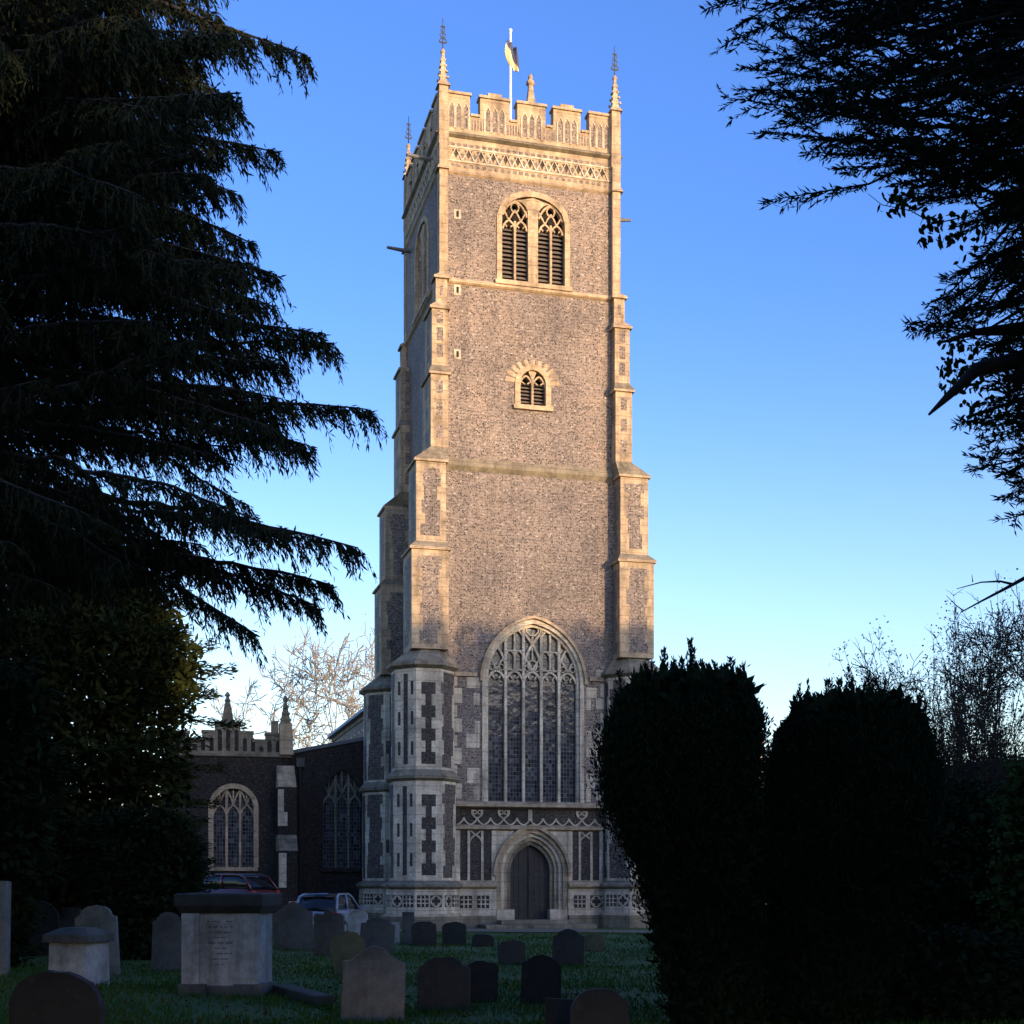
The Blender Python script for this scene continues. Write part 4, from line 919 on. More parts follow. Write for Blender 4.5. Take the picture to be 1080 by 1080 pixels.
# ------------------------------------------------------------------ trees
BARK = plain('bark', (.028, .022, .017), .95, .5, 4); BARK_P = plain('pale_bark', (.28, .245, .2), .9, .4, 3)
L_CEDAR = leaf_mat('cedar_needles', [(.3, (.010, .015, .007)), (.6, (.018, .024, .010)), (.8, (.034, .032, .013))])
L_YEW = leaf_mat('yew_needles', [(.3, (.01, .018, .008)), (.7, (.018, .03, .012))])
L_THUJA = leaf_mat('thuja_sprays', [(.3, (.012, .02, .007)), (.55, (.03, .036, .01)), (.8, (.065, .058, .015))])
L_DRY = leaf_mat('autumn_leaves', [(.3, (.05, .035, .012)), (.6, (.08, .05, .02)), (.8, (.06, .07, .02))], 3)
L_GREEN = leaf_mat('ivy_leaves', [(.3, (.02, .04, .012)), (.7, (.05, .08, .02))])

def tree_root(name, loc, label, cat='tree', group=None):
    o = empty(name, loc); tag(o, label, cat, group); return o
def rel(o, arr): return np.asarray(arr, float)-np.array(o.location)

# great drooping cedar at the left ---------------------------------
tc = tree_root('cedar_tree', (-12.6, 25, 0), 'huge dark cedar with drooping branches filling the upper left')
tp = [(-12.6, 25, -.2), (-12.55, 25, 4), (-12.4, 25.1, 10), (-12.3, 25, 16), (-12.2, 25, 22)]
b = MB(); b.tube([tuple(np.array(p)-np.array(tc.location)) for p in tp], [.62, .5, .42, .3, .12], BARK, 12); b.build('trunk', tc, smooth=True)
tips = [(232, -30, 24), (322, 58, 24), (288, 160, 23.5), (250, 205, 25), (268, 258, 24), (292, 290, 23), (338, 352, 24), (352, 362, 26), (388, 432, 24), (300, 385, 25), (326, 470, 23), (378, 578, 23.5), (352, 618, 24), (336, 640, 25), (268, 668, 23.5), (250, 110, 26), (225, 600, 25), (185, 585, 24)]
env = [(-60, 225), (0, 235), (60, 300), (110, 260), (160, 265), (210, 235), (260, 262), (300, 290), (350, 325), (430, 365), (500, 330), (560, 345), (620, 320), (660, 255)]
ex = np.array(env)
limbs = []
for px, py, Y in tips:
    T = np.array(at(px, py, Y)); limbs.append((T, True))
for k in range(165):
    py = RNG.uniform(-90, 575); mx = np.interp(py, ex[:, 0], ex[:, 1]); px = mx*(RNG.uniform(-.2, .96) if k % 2 else RNG.uniform(.45, .95)); Y = RNG.uniform(19.5, 31)
    if py > 430 and px > 170 and RNG.random() < .2: continue
    if py > 330 and px < 200 and RNG.random() < .7: py -= RNG.uniform(150, 330)
    limbs.append((np.array(at(px, py, Y)), False))
for k in range(26):
    limbs.append((np.array(at(RNG.uniform(-60, 150), RNG.uniform(500, 640), RNG.uniform(21, 29))), False))
segA, segB, ra, rb = [], [], [], []; BC, BD, BL = [], [], []
for T, main in limbs:
    reach = np.linalg.norm((T-np.array([-12.4, 25, 0]))[:2]); z0 = T[2]+RNG.uniform(-.35, .5)*reach*.55+(((3.0 if T[2] < 6.3 else .7) if main else RNG.uniform(.1, 1.4)) if T[2] < 9.5 else -.2)
    S = np.array([-12.4, 25, max(1.5, z0)]); Cc = (S+T)/2+np.array([0, 0, .10*reach+.3])
    n = max(8, int(reach*4)); ts = np.linspace(0, 1, n+1)[:, None]
    P = (1-ts)**2*S+2*ts*(1-ts)*Cc+ts**2*T; P += np.cumsum(RNG.normal(0, .035, P.shape), 0)*(np.sin(ts*np.pi))
    r = np.linspace(.10 if main else .08, .012, n+1)
    segA += list(P[:-1]); segB += list(P[1:]); ra += list(r[:-1]); rb += list(r[1:])
    D = unit(P[1:]-P[:-1]); lat = unit(np.cross(D, [0, 0, 1.]))
    for i in range(n):
        t = i/n
        if t < .15: continue
        for rep in range(9 if main else 6):
            sg = RNG.choice([-1, 1]); f = RNG.uniform()
            BC.append(P[i]*(1-f)+P[i+1]*f); d = D[i]*RNG.uniform(.25, .9)+lat[i]*sg*RNG.uniform(.1, .9)+np.array([0, 0, -RNG.uniform(.1, .55)])
            BD.append(d); BL.append(RNG.uniform(.2, 1.1)*(1-.55*t**2))
BC, BD, BL = np.array(BC), unit(np.array(BD)), np.array(BL)
nb = len(BC); K = 11
ts = (np.arange(K)+.5)/K; tt = np.broadcast_to(ts[None, :, None], (nb, K, 1))
P = BC[:, None]+BD[:, None]*BL[:, None, None]*tt+np.array([0, 0, -1.])*(tt**2)*BL[:, None, None]*(.2+.6*RNG.random((nb, 1, 1)))
Dn = unit(BD[:, None]+np.array([0, 0, -1.24])*tt)
segA += list(P[:, 0]); segB += list(P[:, K//2]); ra += [.012]*nb; rb += [.006]*nb; segA += list(P[:, K//2]); segB += list(P[:, -1]); ra += [.006]*nb; rb += [.003]*nb
segtubes('limb', rel(tc, segA), rel(tc, segB), ra, rb, BARK, tc)
Pn = np.repeat(P.reshape(-1, 3), 2, 0); Dd = np.repeat(Dn.reshape(-1, 3), 2, 0)
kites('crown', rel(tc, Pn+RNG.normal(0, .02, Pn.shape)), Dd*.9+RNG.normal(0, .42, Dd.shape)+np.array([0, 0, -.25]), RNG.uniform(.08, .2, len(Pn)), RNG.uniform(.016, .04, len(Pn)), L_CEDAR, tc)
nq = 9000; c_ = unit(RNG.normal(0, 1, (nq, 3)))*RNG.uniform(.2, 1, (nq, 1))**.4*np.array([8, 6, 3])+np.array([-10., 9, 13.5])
kites('added_shade_crown', rel(tc, c_), RNG.normal(0, 1, c_.shape), RNG.uniform(.4, .8, nq), RNG.uniform(.2, .35, nq), L_CEDAR, tc)  # unseen foliage above the view, added to hold skylight off the churchyard

# yew bough overhanging at the upper right --------------------------
ty = tree_root('yew_tree', (4.6, 7.5, 0), 'dark spreading yew whose boughs hang in from the upper right')
b = MB(); b.tube([(0, 0, -.2), (.05, 0, 2), (.1, .1, 5), (.2, 0, 8.5)], [.45, .36, .28, .1], BARK, 12); b.build('trunk', ty, smooth=True)
outl = np.array([(-60, 740), (10, 746), (48, 764), (75, 772), (104, 760), (137, 800), (160, 850), (181, 885), (223, 935), (259, 985), (280, 1020), (300, 992), (342, 955), (380, 985), (415, 990), (446, 1012), (498, 1022), (550, 1058), (580, 1090)], float)
heads = [(747, 8, 5.2), (764, 46, 5.0), (760, 102, 5.0), (803, 138, 5.2), (806, 212, 5.0), (850, 160, 5.3), (885, 178, 5.2), (955, 342, 5.0), (960, 350, 5.4), (994, 293, 5.2), (1012, 446, 5.1), (1022, 496, 5.1), (1057, 548, 5.0), (780, 70, 5.5), (800, 95, 5.4), (1060, 500, 5.3), (1040, 470, 5.6), (980, 320, 5.7), (1000, 330, 5.4)]
for k in range(900):
    py = RNG.uniform(-90, 545)
    if py > 240 and RNG.random() < .35: continue
    mx = np.interp(py, outl[:, 0], outl[:, 1]); d_ = RNG.uniform(0, 1)**.75; px = mx+12+(1190-mx)*d_
    if 215 < py < 290 and px < 1000: continue
    if py > 365 and px < 1030 and RNG.random() < .5: continue
    heads.append((px, py, RNG.uniform(4.2, 6.6)))
SA, SD, SL = [], [], []; segA, segB, ra, rb = [], [], [], []
for hi, (px, py, Y) in enumerate(heads):
    T = np.array(at(px, py, Y)); L = RNG.uniform(.26, .5); sl = (RNG.normal(.12, .38) if hi > 18 else RNG.uniform(-.1, .25)) + (.3 if py > 150 else 0)
    d = unit(np.array([-1, RNG.normal(0, .35), -sl])); S = T-d*L-np.array([0, 0, .03])
    e = S-d*RNG.uniform(.12, .3)+np.array([0, 0, RNG.uniform(-.1, .15)]); segA += [e, S]; segB += [S, T]; ra += [.007, .004]; rb += [.004, .0015]
    SA.append(S); SD.append(T-S); SL.append(1.0)
    lat = unit(np.cross(d, [RNG.normal(0, .3), RNG.normal(-.5, .3), 1.])); m = int(L/.042)
    for q in range(m):
        t = (q+.4)/m; sg = 1 if q % 2 else -1; l2 = L*RNG.uniform(.22, .5)*(1.08-.75*t); dd = unit(d*RNG.uniform(.6, 1.1)+lat*sg*.75+np.array([0, 0, RNG.uniform(-.35, .1)])); p0 = S+(T-S)*t
        SA.append(p0); SD.append(dd*l2); segA.append(p0); segB.append(p0+dd*l2); ra.append(.0025); rb.append(.001)
for px, py in [(790, -20), (860, 60), (930, 110), (960, 30), (1000, 180), (1010, 290), (1040, 330), (1020, 440), (1060, 500), (900, -20)]:
    T = np.array(at(px, py, 5.6)); S = np.array([4.8, 7.5, EYE+(T[2]-EYE)*7.5/5.6+RNG.uniform(.4, 1.2)]); Cc = (S+T)/2+np.array([0, RNG.normal(0, .3), .3]); ts = np.linspace(0, 1, 13)[:, None]; P = (1-ts)**2*S+2*ts*(1-ts)*Cc+ts**2*T+np.cumsum(RNG.normal(0, .02, (13, 3)), 0)*(1-ts)
    r = np.linspace(.035, .006, 13); segA += list(P[:-1]); segB += list(P[1:]); ra += list(r[:-1]); rb += list(r[1:])
segtubes('limb', rel(ty, segA), rel(ty, segB), ra, rb, BARK, ty)
SA, SD = np.array(SA), np.array(SD); Ls = np.linalg.norm(SD, axis=1); cnt = np.clip((Ls/.0052).astype(int), 8, 70); idx = np.repeat(np.arange(len(SA)), cnt); fr = RNG.uniform(0, 1.02, len(idx))
P = SA[idx]+SD[idx]*fr[:, None]; du = unit(SD)[idx]; lt = unit(np.cross(du, RNG.normal(0, .45, (len(SA), 3))[idx]+np.array([0, -.7, .8]))); sg = RNG.choice([-1., 1.], len(idx))[:, None]
A = du*.62+lt*sg*.75+RNG.normal(0, .22, P.shape)
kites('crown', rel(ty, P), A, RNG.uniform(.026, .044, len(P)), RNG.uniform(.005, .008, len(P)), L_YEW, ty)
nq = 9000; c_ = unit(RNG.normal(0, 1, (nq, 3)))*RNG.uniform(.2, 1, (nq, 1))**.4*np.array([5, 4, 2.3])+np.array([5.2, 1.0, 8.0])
kites('added_shade_crown', rel(ty, c_), RNG.normal(0, 1, c_.shape), RNG.uniform(.2, .4, nq), RNG.uniform(.1, .2, nq), L_YEW, ty)  # extra foliage over the camera, out of view, added for shade
# sawn stub limb
b = MB(); pts = [at(1180, 345, 5.2), at(1080, 378, 4.7), at(1030, 390, 4.4), at(1000, 418, 4.3), at(980, 437, 4.2)]; b.tube([tuple(p-ty.location) for p in pts], [.05, .03, .022, .013, .004], BARK, 8); b.tube([tuple(p-ty.location) for p in (at(1100, 345, 4.8), at(1030, 350, 4.6), at(990, 362, 4.5))], [.03, .012, .003], BARK, 6); b.build('broken_limb', ty, smooth=True)
# climbing plant leaves hanging among the yew
iv = tree_root('climbing_plant', (4.4, 7.3, 0), 'small leaved climber hanging under the yew boughs at right', 'climber')
IC = []
for cx_, cy_, sx_, sy_, nn in ((955, 208, 30, 18, 60), (992, 240, 26, 20, 80), (1012, 385, 24, 30, 110), (1045, 420, 40, 40, 130), (1055, 230, 50, 60, 130)):
    for k in range(nn): IC.append(np.array(at(cx_+sx_*RNG.uniform(-.9, .9), cy_+sy_*RNG.uniform(-.9, .9), RNG.uniform(5.0, 6.0))))
IC = np.array(IC); ovals('foliage', rel(iv, IC), RNG.normal(0, .6, IC.shape)+np.array([0, 0, -.6]), RNG.uniform(.022, .042, len(IC)), RNG.uniform(.014, .026, len(IC)), L_GREEN, iv)
b = MB(); q0 = [at(1085, 215, 5.6), at(1050, 212, 5.5), at(1020, 228, 5.5), at(985, 236, 5.45), at(960, 222, 5.4), at(930, 216, 5.4), at(915, 204, 5.4)]; b.tube([tuple(p-iv.location) for p in q0], [.004, .0035, .003, .0025, .002, .0015, .001], BARK, 5); b.build('vine', iv)

# clipped upright yews ----------------------------------------------
def fastigiate(name, prof, Y, label, depth_ratio, seed, dens=1.0):
    """prof: list of (py, left px, right px) at distance Y"""
    rg = np.random.default_rng(seed); pr = np.array(prof, float); sc = Y/F
    zz = EYE-(pr[:, 0]-HZ)*sc; o_ = np.argsort(zz); zz = zz[o_]; xl = (pr[o_, 1]-540)*sc; xr = (pr[o_, 2]-540)*sc
    cx = (xl[0]+xr[0])/2; root = tree_root(name, (cx, Y, 0), label, 'yew', 'clipped upright yews')
    b = MB(); b.tube([(0, 0, -.2), (0, 0, zz[-1]*.6)], [.2, .1], BARK, 8); b.build('trunk', root)
    # plumes: upright shoots that follow the outline
    C, A, Ls, Ws = [], [], [], []
    for k in range(int(620*dens)):
        a = rg.uniform(0, 2*math.pi); rho = math.sqrt(rg.uniform(.05, 1)) if k % 3 else rg.uniform(.9, 1.0)
        top = rg.uniform(.25, 1.0); zt = zz[-1]*(.95-.14*rho**3*rg.uniform(.1, 1)) if rg.random() < .55 else zz[0]+(zz[-1]-zz[0])*top
        if rho > .88: zt = min(zt, zz[-1]*.93)
        zb = max(0, zt-rg.uniform(.9, 1.9)); n = int(rg.uniform(110, 190))
        z = zb+(zt-zb)*rg.uniform(0, 1, n)**.75
        l_, r_ = np.interp(z, zz, xl), np.interp(z, zz, xr); m_ = (l_+r_)/2; h_ = (r_-l_)/2
        taper = np.clip((zt-z)/.5, .08, 1)*.10
        x = m_+h_*rho*math.cos(a)*.96+rg.normal(0, 1, n)*taper; y = Y+h_*depth_ratio*rho*math.sin(a)+rg.normal(0, 1, n)*taper
        C.append(np.stack([x, y, z], 1)); out = np.stack([rg.normal(0, .5, n)+.25*math.cos(a), rg.normal(0, .5, n)+.25*math.sin(a), rg.uniform(.5, 1.4, n)], 1); A.append(out)
    for k in range(int(70*dens)):
        rho = math.sqrt(rg.uniform(0, 1.0)); a = rg.uniform(0, 2*math.pi); zt = zz[-1]*(1-.07*rho**3)+rg.normal(-.06, .2); hh = rg.uniform(.6, 1.2); n = 170
        l_, r_ = np.interp(zt-.3, zz, xl), np.interp(zt-.3, zz, xr); f = rg.uniform(0, 1, n); z = zt-hh*f
        x = (l_+r_)/2+(r_-l_)/2*rho*math.cos(a)*(1-.04*f)+rg.normal(0, 1, n)*(.010+.062*f); y = Y+(r_-l_)/2*depth_ratio*rho*math.sin(a)+rg.normal(0, 1, n)*(.010+.062*f)
        C.append(np.stack([x, y, z], 1)); A.append(np.stack([rg.normal(0, .45, n), rg.normal(0, .45, n), rg.uniform(.6, 1.4, n)], 1))
    C = np.concatenate(C); A = np.concatenate(A); n = len(C)
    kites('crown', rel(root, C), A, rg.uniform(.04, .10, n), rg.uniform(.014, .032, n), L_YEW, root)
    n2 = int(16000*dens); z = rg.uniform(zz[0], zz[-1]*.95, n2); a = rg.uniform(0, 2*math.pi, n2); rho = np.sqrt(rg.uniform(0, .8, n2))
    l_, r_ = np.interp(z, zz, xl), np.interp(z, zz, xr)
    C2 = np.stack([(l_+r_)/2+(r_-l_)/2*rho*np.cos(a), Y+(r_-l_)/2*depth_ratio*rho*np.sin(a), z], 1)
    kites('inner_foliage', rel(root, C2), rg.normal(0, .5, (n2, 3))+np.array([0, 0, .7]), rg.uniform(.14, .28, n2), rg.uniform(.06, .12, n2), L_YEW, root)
    return root
fastigiate('clipped_yew', [(700, 700, 765), (710, 672, 786), (724, 655, 797), (760, 640, 806), (810, 634, 803), (850, 636, 804), (880, 650, 808), (930, 672, 806), (1000, 690, 806), (1060, 700, 805), (1090, 705, 805)], 18.2, 'black vase shaped yew with spiky top standing before the tower corner', 1.0, 11)
fastigiate('clipped_yew', [(728, 866, 915), (738, 845, 945), (752, 832, 968), (775, 818, 980), (815, 811, 987), (860, 800, 985), (900, 793, 975), (960, 800, 955), (1030, 795, 950), (1090, 790, 950)], 18.6, 'black broad clipped yew, the right hand one of the pair, near the bare shrub', 1.0, 12, 1.25)

# golden thuja and round bush at the left ---------------------------
def conifer(name, Y, base_px, prof, label, cat, mat, seed, n, leaf, dr=.8, up=-.1, m=60, thick=.06):
    rg = np.random.default_rng(seed); pr = np.array(prof, float); sc = Y/F
    zz = EYE-(pr[:, 0]-HZ)*sc; o_ = np.argsort(zz); zz = zz[o_]; xl = (pr[o_, 1]-540)*sc; xr = (pr[o_, 2]-540)*sc
    cx = (base_px-540)*sc; g0 = gz(cx, Y); zz[0] = min(zz[0], g0); root = tree_root(name, (cx, Y, g0), label, cat)
    b = MB(); b.tube([(0, 0, -.2), (0, 0, (zz[-1]-g0)*.9)], [.22, .05], BARK, 8); b.build('trunk', root)
    nc = n//m; a = rg.uniform(0, 2*math.pi, nc); z = zz[0]+(zz[-1]-zz[0])*rg.uniform(0, 1, nc)**1.15; rho = np.sqrt(rg.uniform(.15, 1, nc))*rg.uniform(.86, 1.1, nc)
    l_, r_ = np.interp(z, zz, xl), np.interp(z, zz, xr); h_ = (r_-l_)/2
    cc = np.stack([(l_+r_)/2+h_*rho*np.cos(a), Y+h_*dr*rho*np.sin(a), z], 1); od = np.stack([np.cos(a), np.sin(a), np.full(nc, up)], 1)
    lat = unit(np.cross(od, [0, 0, 1.]))
    s_ = rg.uniform(-.75, .25, (nc, m, 1)); q = rg.normal(0, .22, (nc, m, 1)); C = cc[:, None]+od[:, None]*s_*leaf[2]+lat[:, None]*q*leaf[2]+rg.normal(0, thick*leaf[2]+.02, (nc, m, 3))+np.array([0, 0, .35])*np.maximum(s_, -.5)**2*leaf[2]; A = od[:, None]*.9+lat[:, None]*q*2+rg.normal(0, .3, (nc, m, 3))
    n2 = n//3; z = zz[0]+(zz[-1]-zz[0])*rg.uniform(0, .95, n2); a = rg.uniform(0, 2*math.pi, n2); rho = np.sqrt(rg.uniform(0, .75, n2)); l_, r_ = np.interp(z, zz, xl), np.interp(z, zz, xr)
    C2 = np.stack([(l_+r_)/2+(r_-l_)/2*rho*np.cos(a), Y+(r_-l_)/2*dr*rho*np.sin(a), z], 1); C = np.concatenate([C.reshape(-1, 3), C2]); A = np.concatenate([A.reshape(-1, 3), rg.normal(0, 1, (n2, 3))])
    Lf = np.concatenate([rg.uniform(.7, 1.3, nc*m), rg.uniform(1.2, 2.2, n2)])*leaf[0]; Wf = np.concatenate([rg.uniform(.7, 1.3, nc*m), rg.uniform(2, 3.5, n2)])*leaf[1]
    kites('crown', rel(root, C), A, Lf, Wf, mat, root)
    return root
conifer('thuja_tree', 38, 60, [(572, 70, 105), (610, 20, 165), (650, -20, 205), (690, -60, 232), (730, -90, 228), (780, -110, 222), (830, -120, 225), (880, -120, 215), (935, -100, 60)], 'dense dark conifer with olive sprays under the cedar at left', 'conifer', L_THUJA, 21, 110000, (.17, .045, 1.7), .8, .02, 260, .025)
conifer('round_bush', 33, 148, [(856, 115, 180), (870, 90, 205), (900, 78, 218), (940, 80, 218), (975, 95, 205), (990, 105, 195)], 'round black evergreen bush at left behind the chest tomb', 'bush', L_YEW, 22, 30000, (.12, .05, .5), .9)
conifer('dark_evergreen', 30, -10, [(700, -60, 40), (760, -120, 60), (850, -120, 70), (930, -110, 50), (965, -90, 20)], 'low black evergreen under the cedar at the left edge', 'bush', L_YEW, 23, 26000, (.16, .06, .8), .8)
conifer('holly_bush', 40, 1010, [(800, 900, 1100), (860, 860, 1180), (960, 850, 1190)], 'broad dark holly behind the twiggy stems at right', 'bush', L_YEW, 46, 24000, (.14, .07, .8), .5)

# bare trees --------------------------------------------------------
def bare_tree(name, loc, hgt, spread, label, mat, seed, levels=6, r0=.28, twig=.012, first=.3, fan=.55, up=.25, leaves=None):
    rg = np.random.default_rng(seed); root = tree_root(name, loc, label)
    A, B_, r_a, r_b, tipsl = [], [], [], [], []
    def grow(p, d, L, r, lv):
        n = 3
        for k in range(n):
            d2 = unit(d+rg.normal(0, .10, 3)+np.array([0, 0, up*.12])); q = p+d2*L/n; A.append(p); B_.append(q); rn = r*(.9 if k < n-1 else .8); r_a.append(r); r_b.append(max(rn, twig)); p, d, r = q, d2, max(rn, twig)
            if lv <= 3 and k < n-1:
                dd = unit(d+rg.normal(0, fan, 3)); grow(p, dd, L*.6, r*.5, max(lv-2, 0)) if lv > 0 else None
        if lv == 0: tipsl.append(p); return
        m = 3 if rg.random() < .6 else 2
        for k in range(m):
            dd = unit(d+rg.normal(0, fan, 3)*np.array([1, 1, .7])+np.array([0, 0, up])); grow(p, dd, L*rg.uniform(.66, .85), r*(.72 if k == 0 else .58), lv-1)
    L0 = hgt*first; grow(np.zeros(3), np.array([0, 0, 1.]), L0, r0, levels)
    A, B_ = np.array(A), np.array(B_); top = B_[:, 2].max(); k = hgt/top; kx = spread/max(np.percentile(np.abs(B_[:, :2]), 99), .1); sc = np.array([kx, kx, k]); A, B_ = A*sc, B_*sc
    nt_ = 3*1
    segtubes('trunk', A[:nt_], B_[:nt_], r_a[:nt_], r_b[:nt_], mat, root, 8); segtubes('limb', A[nt_:], B_[nt_:], r_a[nt_:], r_b[nt_:], mat, root, 4)
    if leaves:
        tp_ = np.array(tipsl)*sc; idx = rg.integers(0, len(tp_), leaves[0]); C = tp_[idx]+rg.normal(0, leaves[2], (leaves[0], 3))
        kites('crown', C, rg.normal(0, 1, C.shape), rg.uniform(.6, 1.3, len(C))*leaves[1], rg.uniform(.5, .9, len(C))*leaves[1], leaves[3], root)
    return root
bare_tree('bare_tree', (-13.4, 92, 0), 21.5, 8.5, 'tall leafless pale tree behind the nave left of the tower', BARK_P, 31, 7, .55, .028, .2, .75, .05, (900, .12, .25, L_DRY))
bare_tree('bare_tree', (13.4, 36, 0), 9.6, 3.7, 'small bare tree with a dense dome of fine twigs at the right edge', BARK, 33, 7, .16, .009, .16, .6, .12, (2500, .07, .2, L_DRY))
# twiggy shrubs at the right
def stems_shrub(name, cx, Y, pw, ptop, pbot, label, seed, nst, nleaf, lf, leafm):
    rg = np.random.default_rng(seed); sc = Y/F; root = tree_root(name, ((cx-540)*sc, Y, 0), label, 'shrub'); zt = EYE-(ptop-HZ)*sc; w = pw*sc/2
    A, B_, r_a, r_b, tp_ = [], [], [], [], []
    for k in range(nst):
        p = np.array([rg.normal(0, w*.25), rg.normal(0, w*.25), -.1]); d = unit(np.array([rg.normal(0, .22), rg.normal(0, .2), 1.])); L = zt*rg.uniform(.6, 1.05); n = 10; r = rg.uniform(.015, .035)
        for i in range(n):
            d = unit(d+rg.normal(0, .06, 3)+np.array([p[0]*.01, 0, .05])); q = p+d*L/n; A.append(p); B_.append(q); r_a.append(r*(1-i/n*.85)); r_b.append(r*(1-(i+1)/n*.85)); p = q
            if i > 2:
                for rep in range(3):
                    e = unit(d+rg.normal(0, .5, 3)); l2 = rg.uniform(.3, 1.1)*(1.2-i/n); q2 = p+e*l2; A.append(p); B_.append(q2); r_a.append(.008); r_b.append(.003)
                    for rr_ in range(2):
                        e2 = unit(e+rg.normal(0, .5, 3)); p3 = p+e*l2*rg.uniform(.3, .9); q3 = p3+e2*l2*.5; A.append(p3); B_.append(q3); r_a.append(.005); r_b.append(.002); tp_.append(q3)
                    tp_.append(q2)
    segtubes('stem', A, B_, r_a, r_b, BARK, root, 4); tp_ = np.array(tp_); low = rg.random(len(tp_)) < np.clip(1.25-tp_[:, 2]/zt, .05, 1); tp_ = tp_[low]
    idx = rg.integers(0, len(tp_), nleaf); C = tp_[idx]+rg.normal(0, .12, (nleaf, 3)); kites('crown', C, rg.normal(0, 1, C.shape), rg.uniform(.7, 1.3, nleaf)*lf, rg.uniform(.4, .8, nleaf)*lf, leafm, root); return root
stems_shrub('twiggy_shrub', 1035, 32, 200, 640, 960, 'tall thin stemmed shrub with few brown leaves right of the yews', 41, 120, 15000, .07, L_DRY)
stems_shrub('twiggy_shrub', 985, 36, 130, 690, 960, 'shorter twiggy shrub rising behind the right clipped yew', 42, 60, 9000, .07, L_DRY)
conifer('evergreen_shrub', 28, 1010, [(830, 960, 1050), (870, 930, 1100), (930, 900, 1140), (985, 910, 1150)], 'dark tangled evergreen shrub below the twiggy stems at right', 'bush', L_YEW, 43, 24000, (.10, .06, .7), .6)
conifer('evergreen_shrub', 24, 1095, [(800, 1070, 1120), (850, 1050, 1150), (930, 1040, 1160), (1000, 1050, 1150)], 'brighter green leafy bush at the right edge', 'bush', L_GREEN, 44, 12000, (.09, .06, .5), .7)
conifer('evergreen_shrub', 34, 920, [(840, 820, 1010), (890, 790, 1060), (972, 800, 1080)], 'low black bush behind the two clipped yews', 'bush', L_YEW, 45, 16000, (.12, .06, .6), .6)
conifer('low_shrub', 18.5, 1010, [(985, 940, 1060), (1010, 890, 1110), (1060, 860, 1140), (1085, 850, 1150)], 'low black shrub in the bottom right corner beside the right yew', 'bush', L_YEW, 47, 14000, (.09, .04, .4), .6)
# bare twig near the right edge
tw = tree_root('leafless_branch', at(1200, 560, 11), 'thin leafless branch reaching in from the right edge over the shrubs', 'branch')
b = MB(); o_ = tw.location
pl_ = lambda L: [tuple(at(px, py, 11)-o_) for px, py in L]
b.tube(pl_([(1200, 560), (1140, 592), (1080, 610), (1058, 622), (1035, 634), (1013, 646)]), [.05, .035, .018, .014, .009, .005], BARK, 6); b.tube(pl_([(1068, 616), (1055, 613), (1035, 614), (1009, 621)]), [.012, .009, .006, .003], BARK, 5); b.tube(pl_([(1016, 644), (1008, 638), (998, 628)]), [.006, .004, .002], BARK, 5); b.tube(pl_([(1026, 614), (1025, 606)]), [.005, .002], BARK, 5); b.build('bough', tw)

# trees behind the viewpoint that shade the churchyard --------------
L_SH = leaf_mat('evergreen_leaves', [(.3, (.02, .035, .012)), (.7, (.04, .06, .02))])
def leafy(loc, hgt, rad, seed, label):
    rg = np.random.default_rng(seed); root = tree_root('evergreen_oak', loc, label, 'tree', 'evergreen oaks behind the viewpoint'); b = MB(); b.tube([(0, 0, -.3), (.1, 0, hgt*.4), (0, .1, hgt*.8)], [.5, .4, .12], BARK, 10); b.build('trunk', root, smooth=True)
    n = 26000; nc = 120; c = rg.normal(0, 1, (nc, 3)); c = unit(c)*rg.uniform(.3, 1, (nc, 1))**.5; c = c*np.array([rad*.82, rad*.82, hgt*.42])+np.array([0, 0, hgt*.52]); k = rg.integers(0, nc, n)
    C = c[k]+unit(rg.normal(0, 1, (n, 3)))*rg.uniform(.3, 1, (n, 1))**.5*rad*.3; C = C[(C[:, 2] > .3) & (C[:, 2] < hgt)]
    kites('crown', C, rg.normal(0, 1, C.shape), rg.uniform(.35, .7, len(C)), rg.uniform(.25, .45, len(C)), L_SH, root); return root
def copy_tree(o, loc, rz, sc, label):
    c = o.copy(); COL.objects.link(c); c.location = loc; c.rotation_euler = (0, 0, rz); c.scale = (sc[0], sc[0], sc[1]); c['label'] = label
    for ch in o.children: d = ch.copy(); COL.objects.link(d); d.parent = c
    return c
dv, sv = np.array([.788, .616]), np.array([.616, -.788])
first = None
rs = random.Random(9)
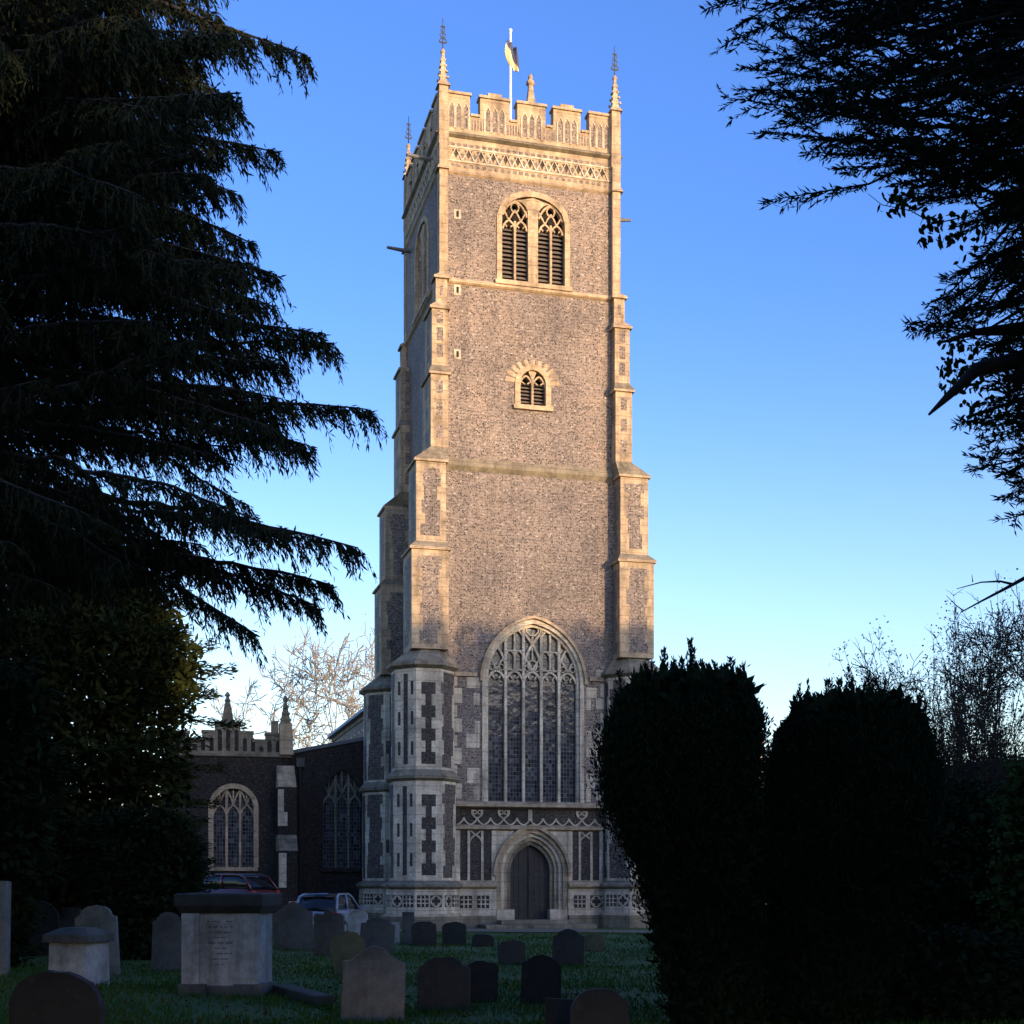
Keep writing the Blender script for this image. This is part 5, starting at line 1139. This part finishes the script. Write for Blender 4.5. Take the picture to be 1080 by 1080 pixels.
for i, (t, s_, h_) in enumerate(((34, 16, 18.9), (40, 18, 19.0), (30, 19, 19.2), (37, 20, 19.2), (27, 16, 19.2), (23, 18, 19), (44, 17, 19.6), (17, 16, 12.6), (10.5, 15, 20.5), (4, 17, 20.5), (-3, 15, 20), (49, 17, 18), (13.5, 13, 9), (20, 13, 9), (32, 12, 9.5), (38, 13, 9))):  # the short ones are added to stop low sun under the crowns
    q = dv*t+sv*s_; lab = 'evergreen oak out of view, added to keep skylight off the graves'
    if first is None: first = leafy((q[0], q[1], 0), 17.0, 5.6, 51, lab); first.scale = (1, 1, h_/17.0)
    else: copy_tree(first, (q[0], q[1], 0), i*1.3, (1.0 if t != 17 else .8, h_/17.0), lab)
for i, (x, y, h_) in enumerate(((-22, 4, 14), (-25, 17, 14), (-16, -9, 14), (24, 20, 12), (24, 33, 10), (-6, -8, 12), (-30, 32, 12), (4, -9, 11), (12, 2, 10))):  # further unseen trees, added to cut the skylight on the graves
    copy_tree(first, (x, y, 0), 2.1*i+.4, (.95, h_/17.0), 'evergreen oak out of view, added to keep skylight off the graves')
# ------------------------------------------------------------------ grass blades and fallen leaves
n = 90000; Y = 17+33*RNG.uniform(0, 1, n)**1.3; X_ = (RNG.uniform(-20, 1100, n)-540)/F*Y
C = np.stack([X_, Y, ground(X_, Y)-.01], 1); keep = ~((Y > 49.2) & (X_ > -4)) & (np.sin(X_*1.7+np.sin(Y*.9)*1.5)+np.sin(Y*1.3+X_*.6)+RNG.normal(0, .7, n) > -1.0)
C = C[keep]; A = RNG.normal(0, .35, C.shape)+np.array([0, 0, 1.])
L_GR = leaf_mat('grass_blades', [(.3, (.03, .07, .01)), (.55, (.045, .1, .014)), (.75, (.085, .085, .022))], 1.2)
gr = kites('grass', C, A, RNG.uniform(.05, .14, len(C)), RNG.uniform(.012, .025, len(C)), L_GR); tag(gr, 'short rough grass between the graves', 'grass', kind='stuff')
n = 5200; Y = 17+33*RNG.uniform(0, 1, n); X_ = (RNG.uniform(-20, 760, n)-540)/F*Y; C = np.stack([X_, Y, ground(X_, Y)+.04], 1); A = RNG.normal(0, 1, C.shape)*np.array([1, 1, .25])
lf = kites('fallen_leaves', C, A, RNG.uniform(.05, .1, n), RNG.uniform(.04, .07, n), L_DRY, None, B=RNG.normal(0, 1, C.shape)*np.array([1, 1, .2])); tag(lf, 'scattered brown fallen leaves on the churchyard grass', 'leaves', kind='stuff')
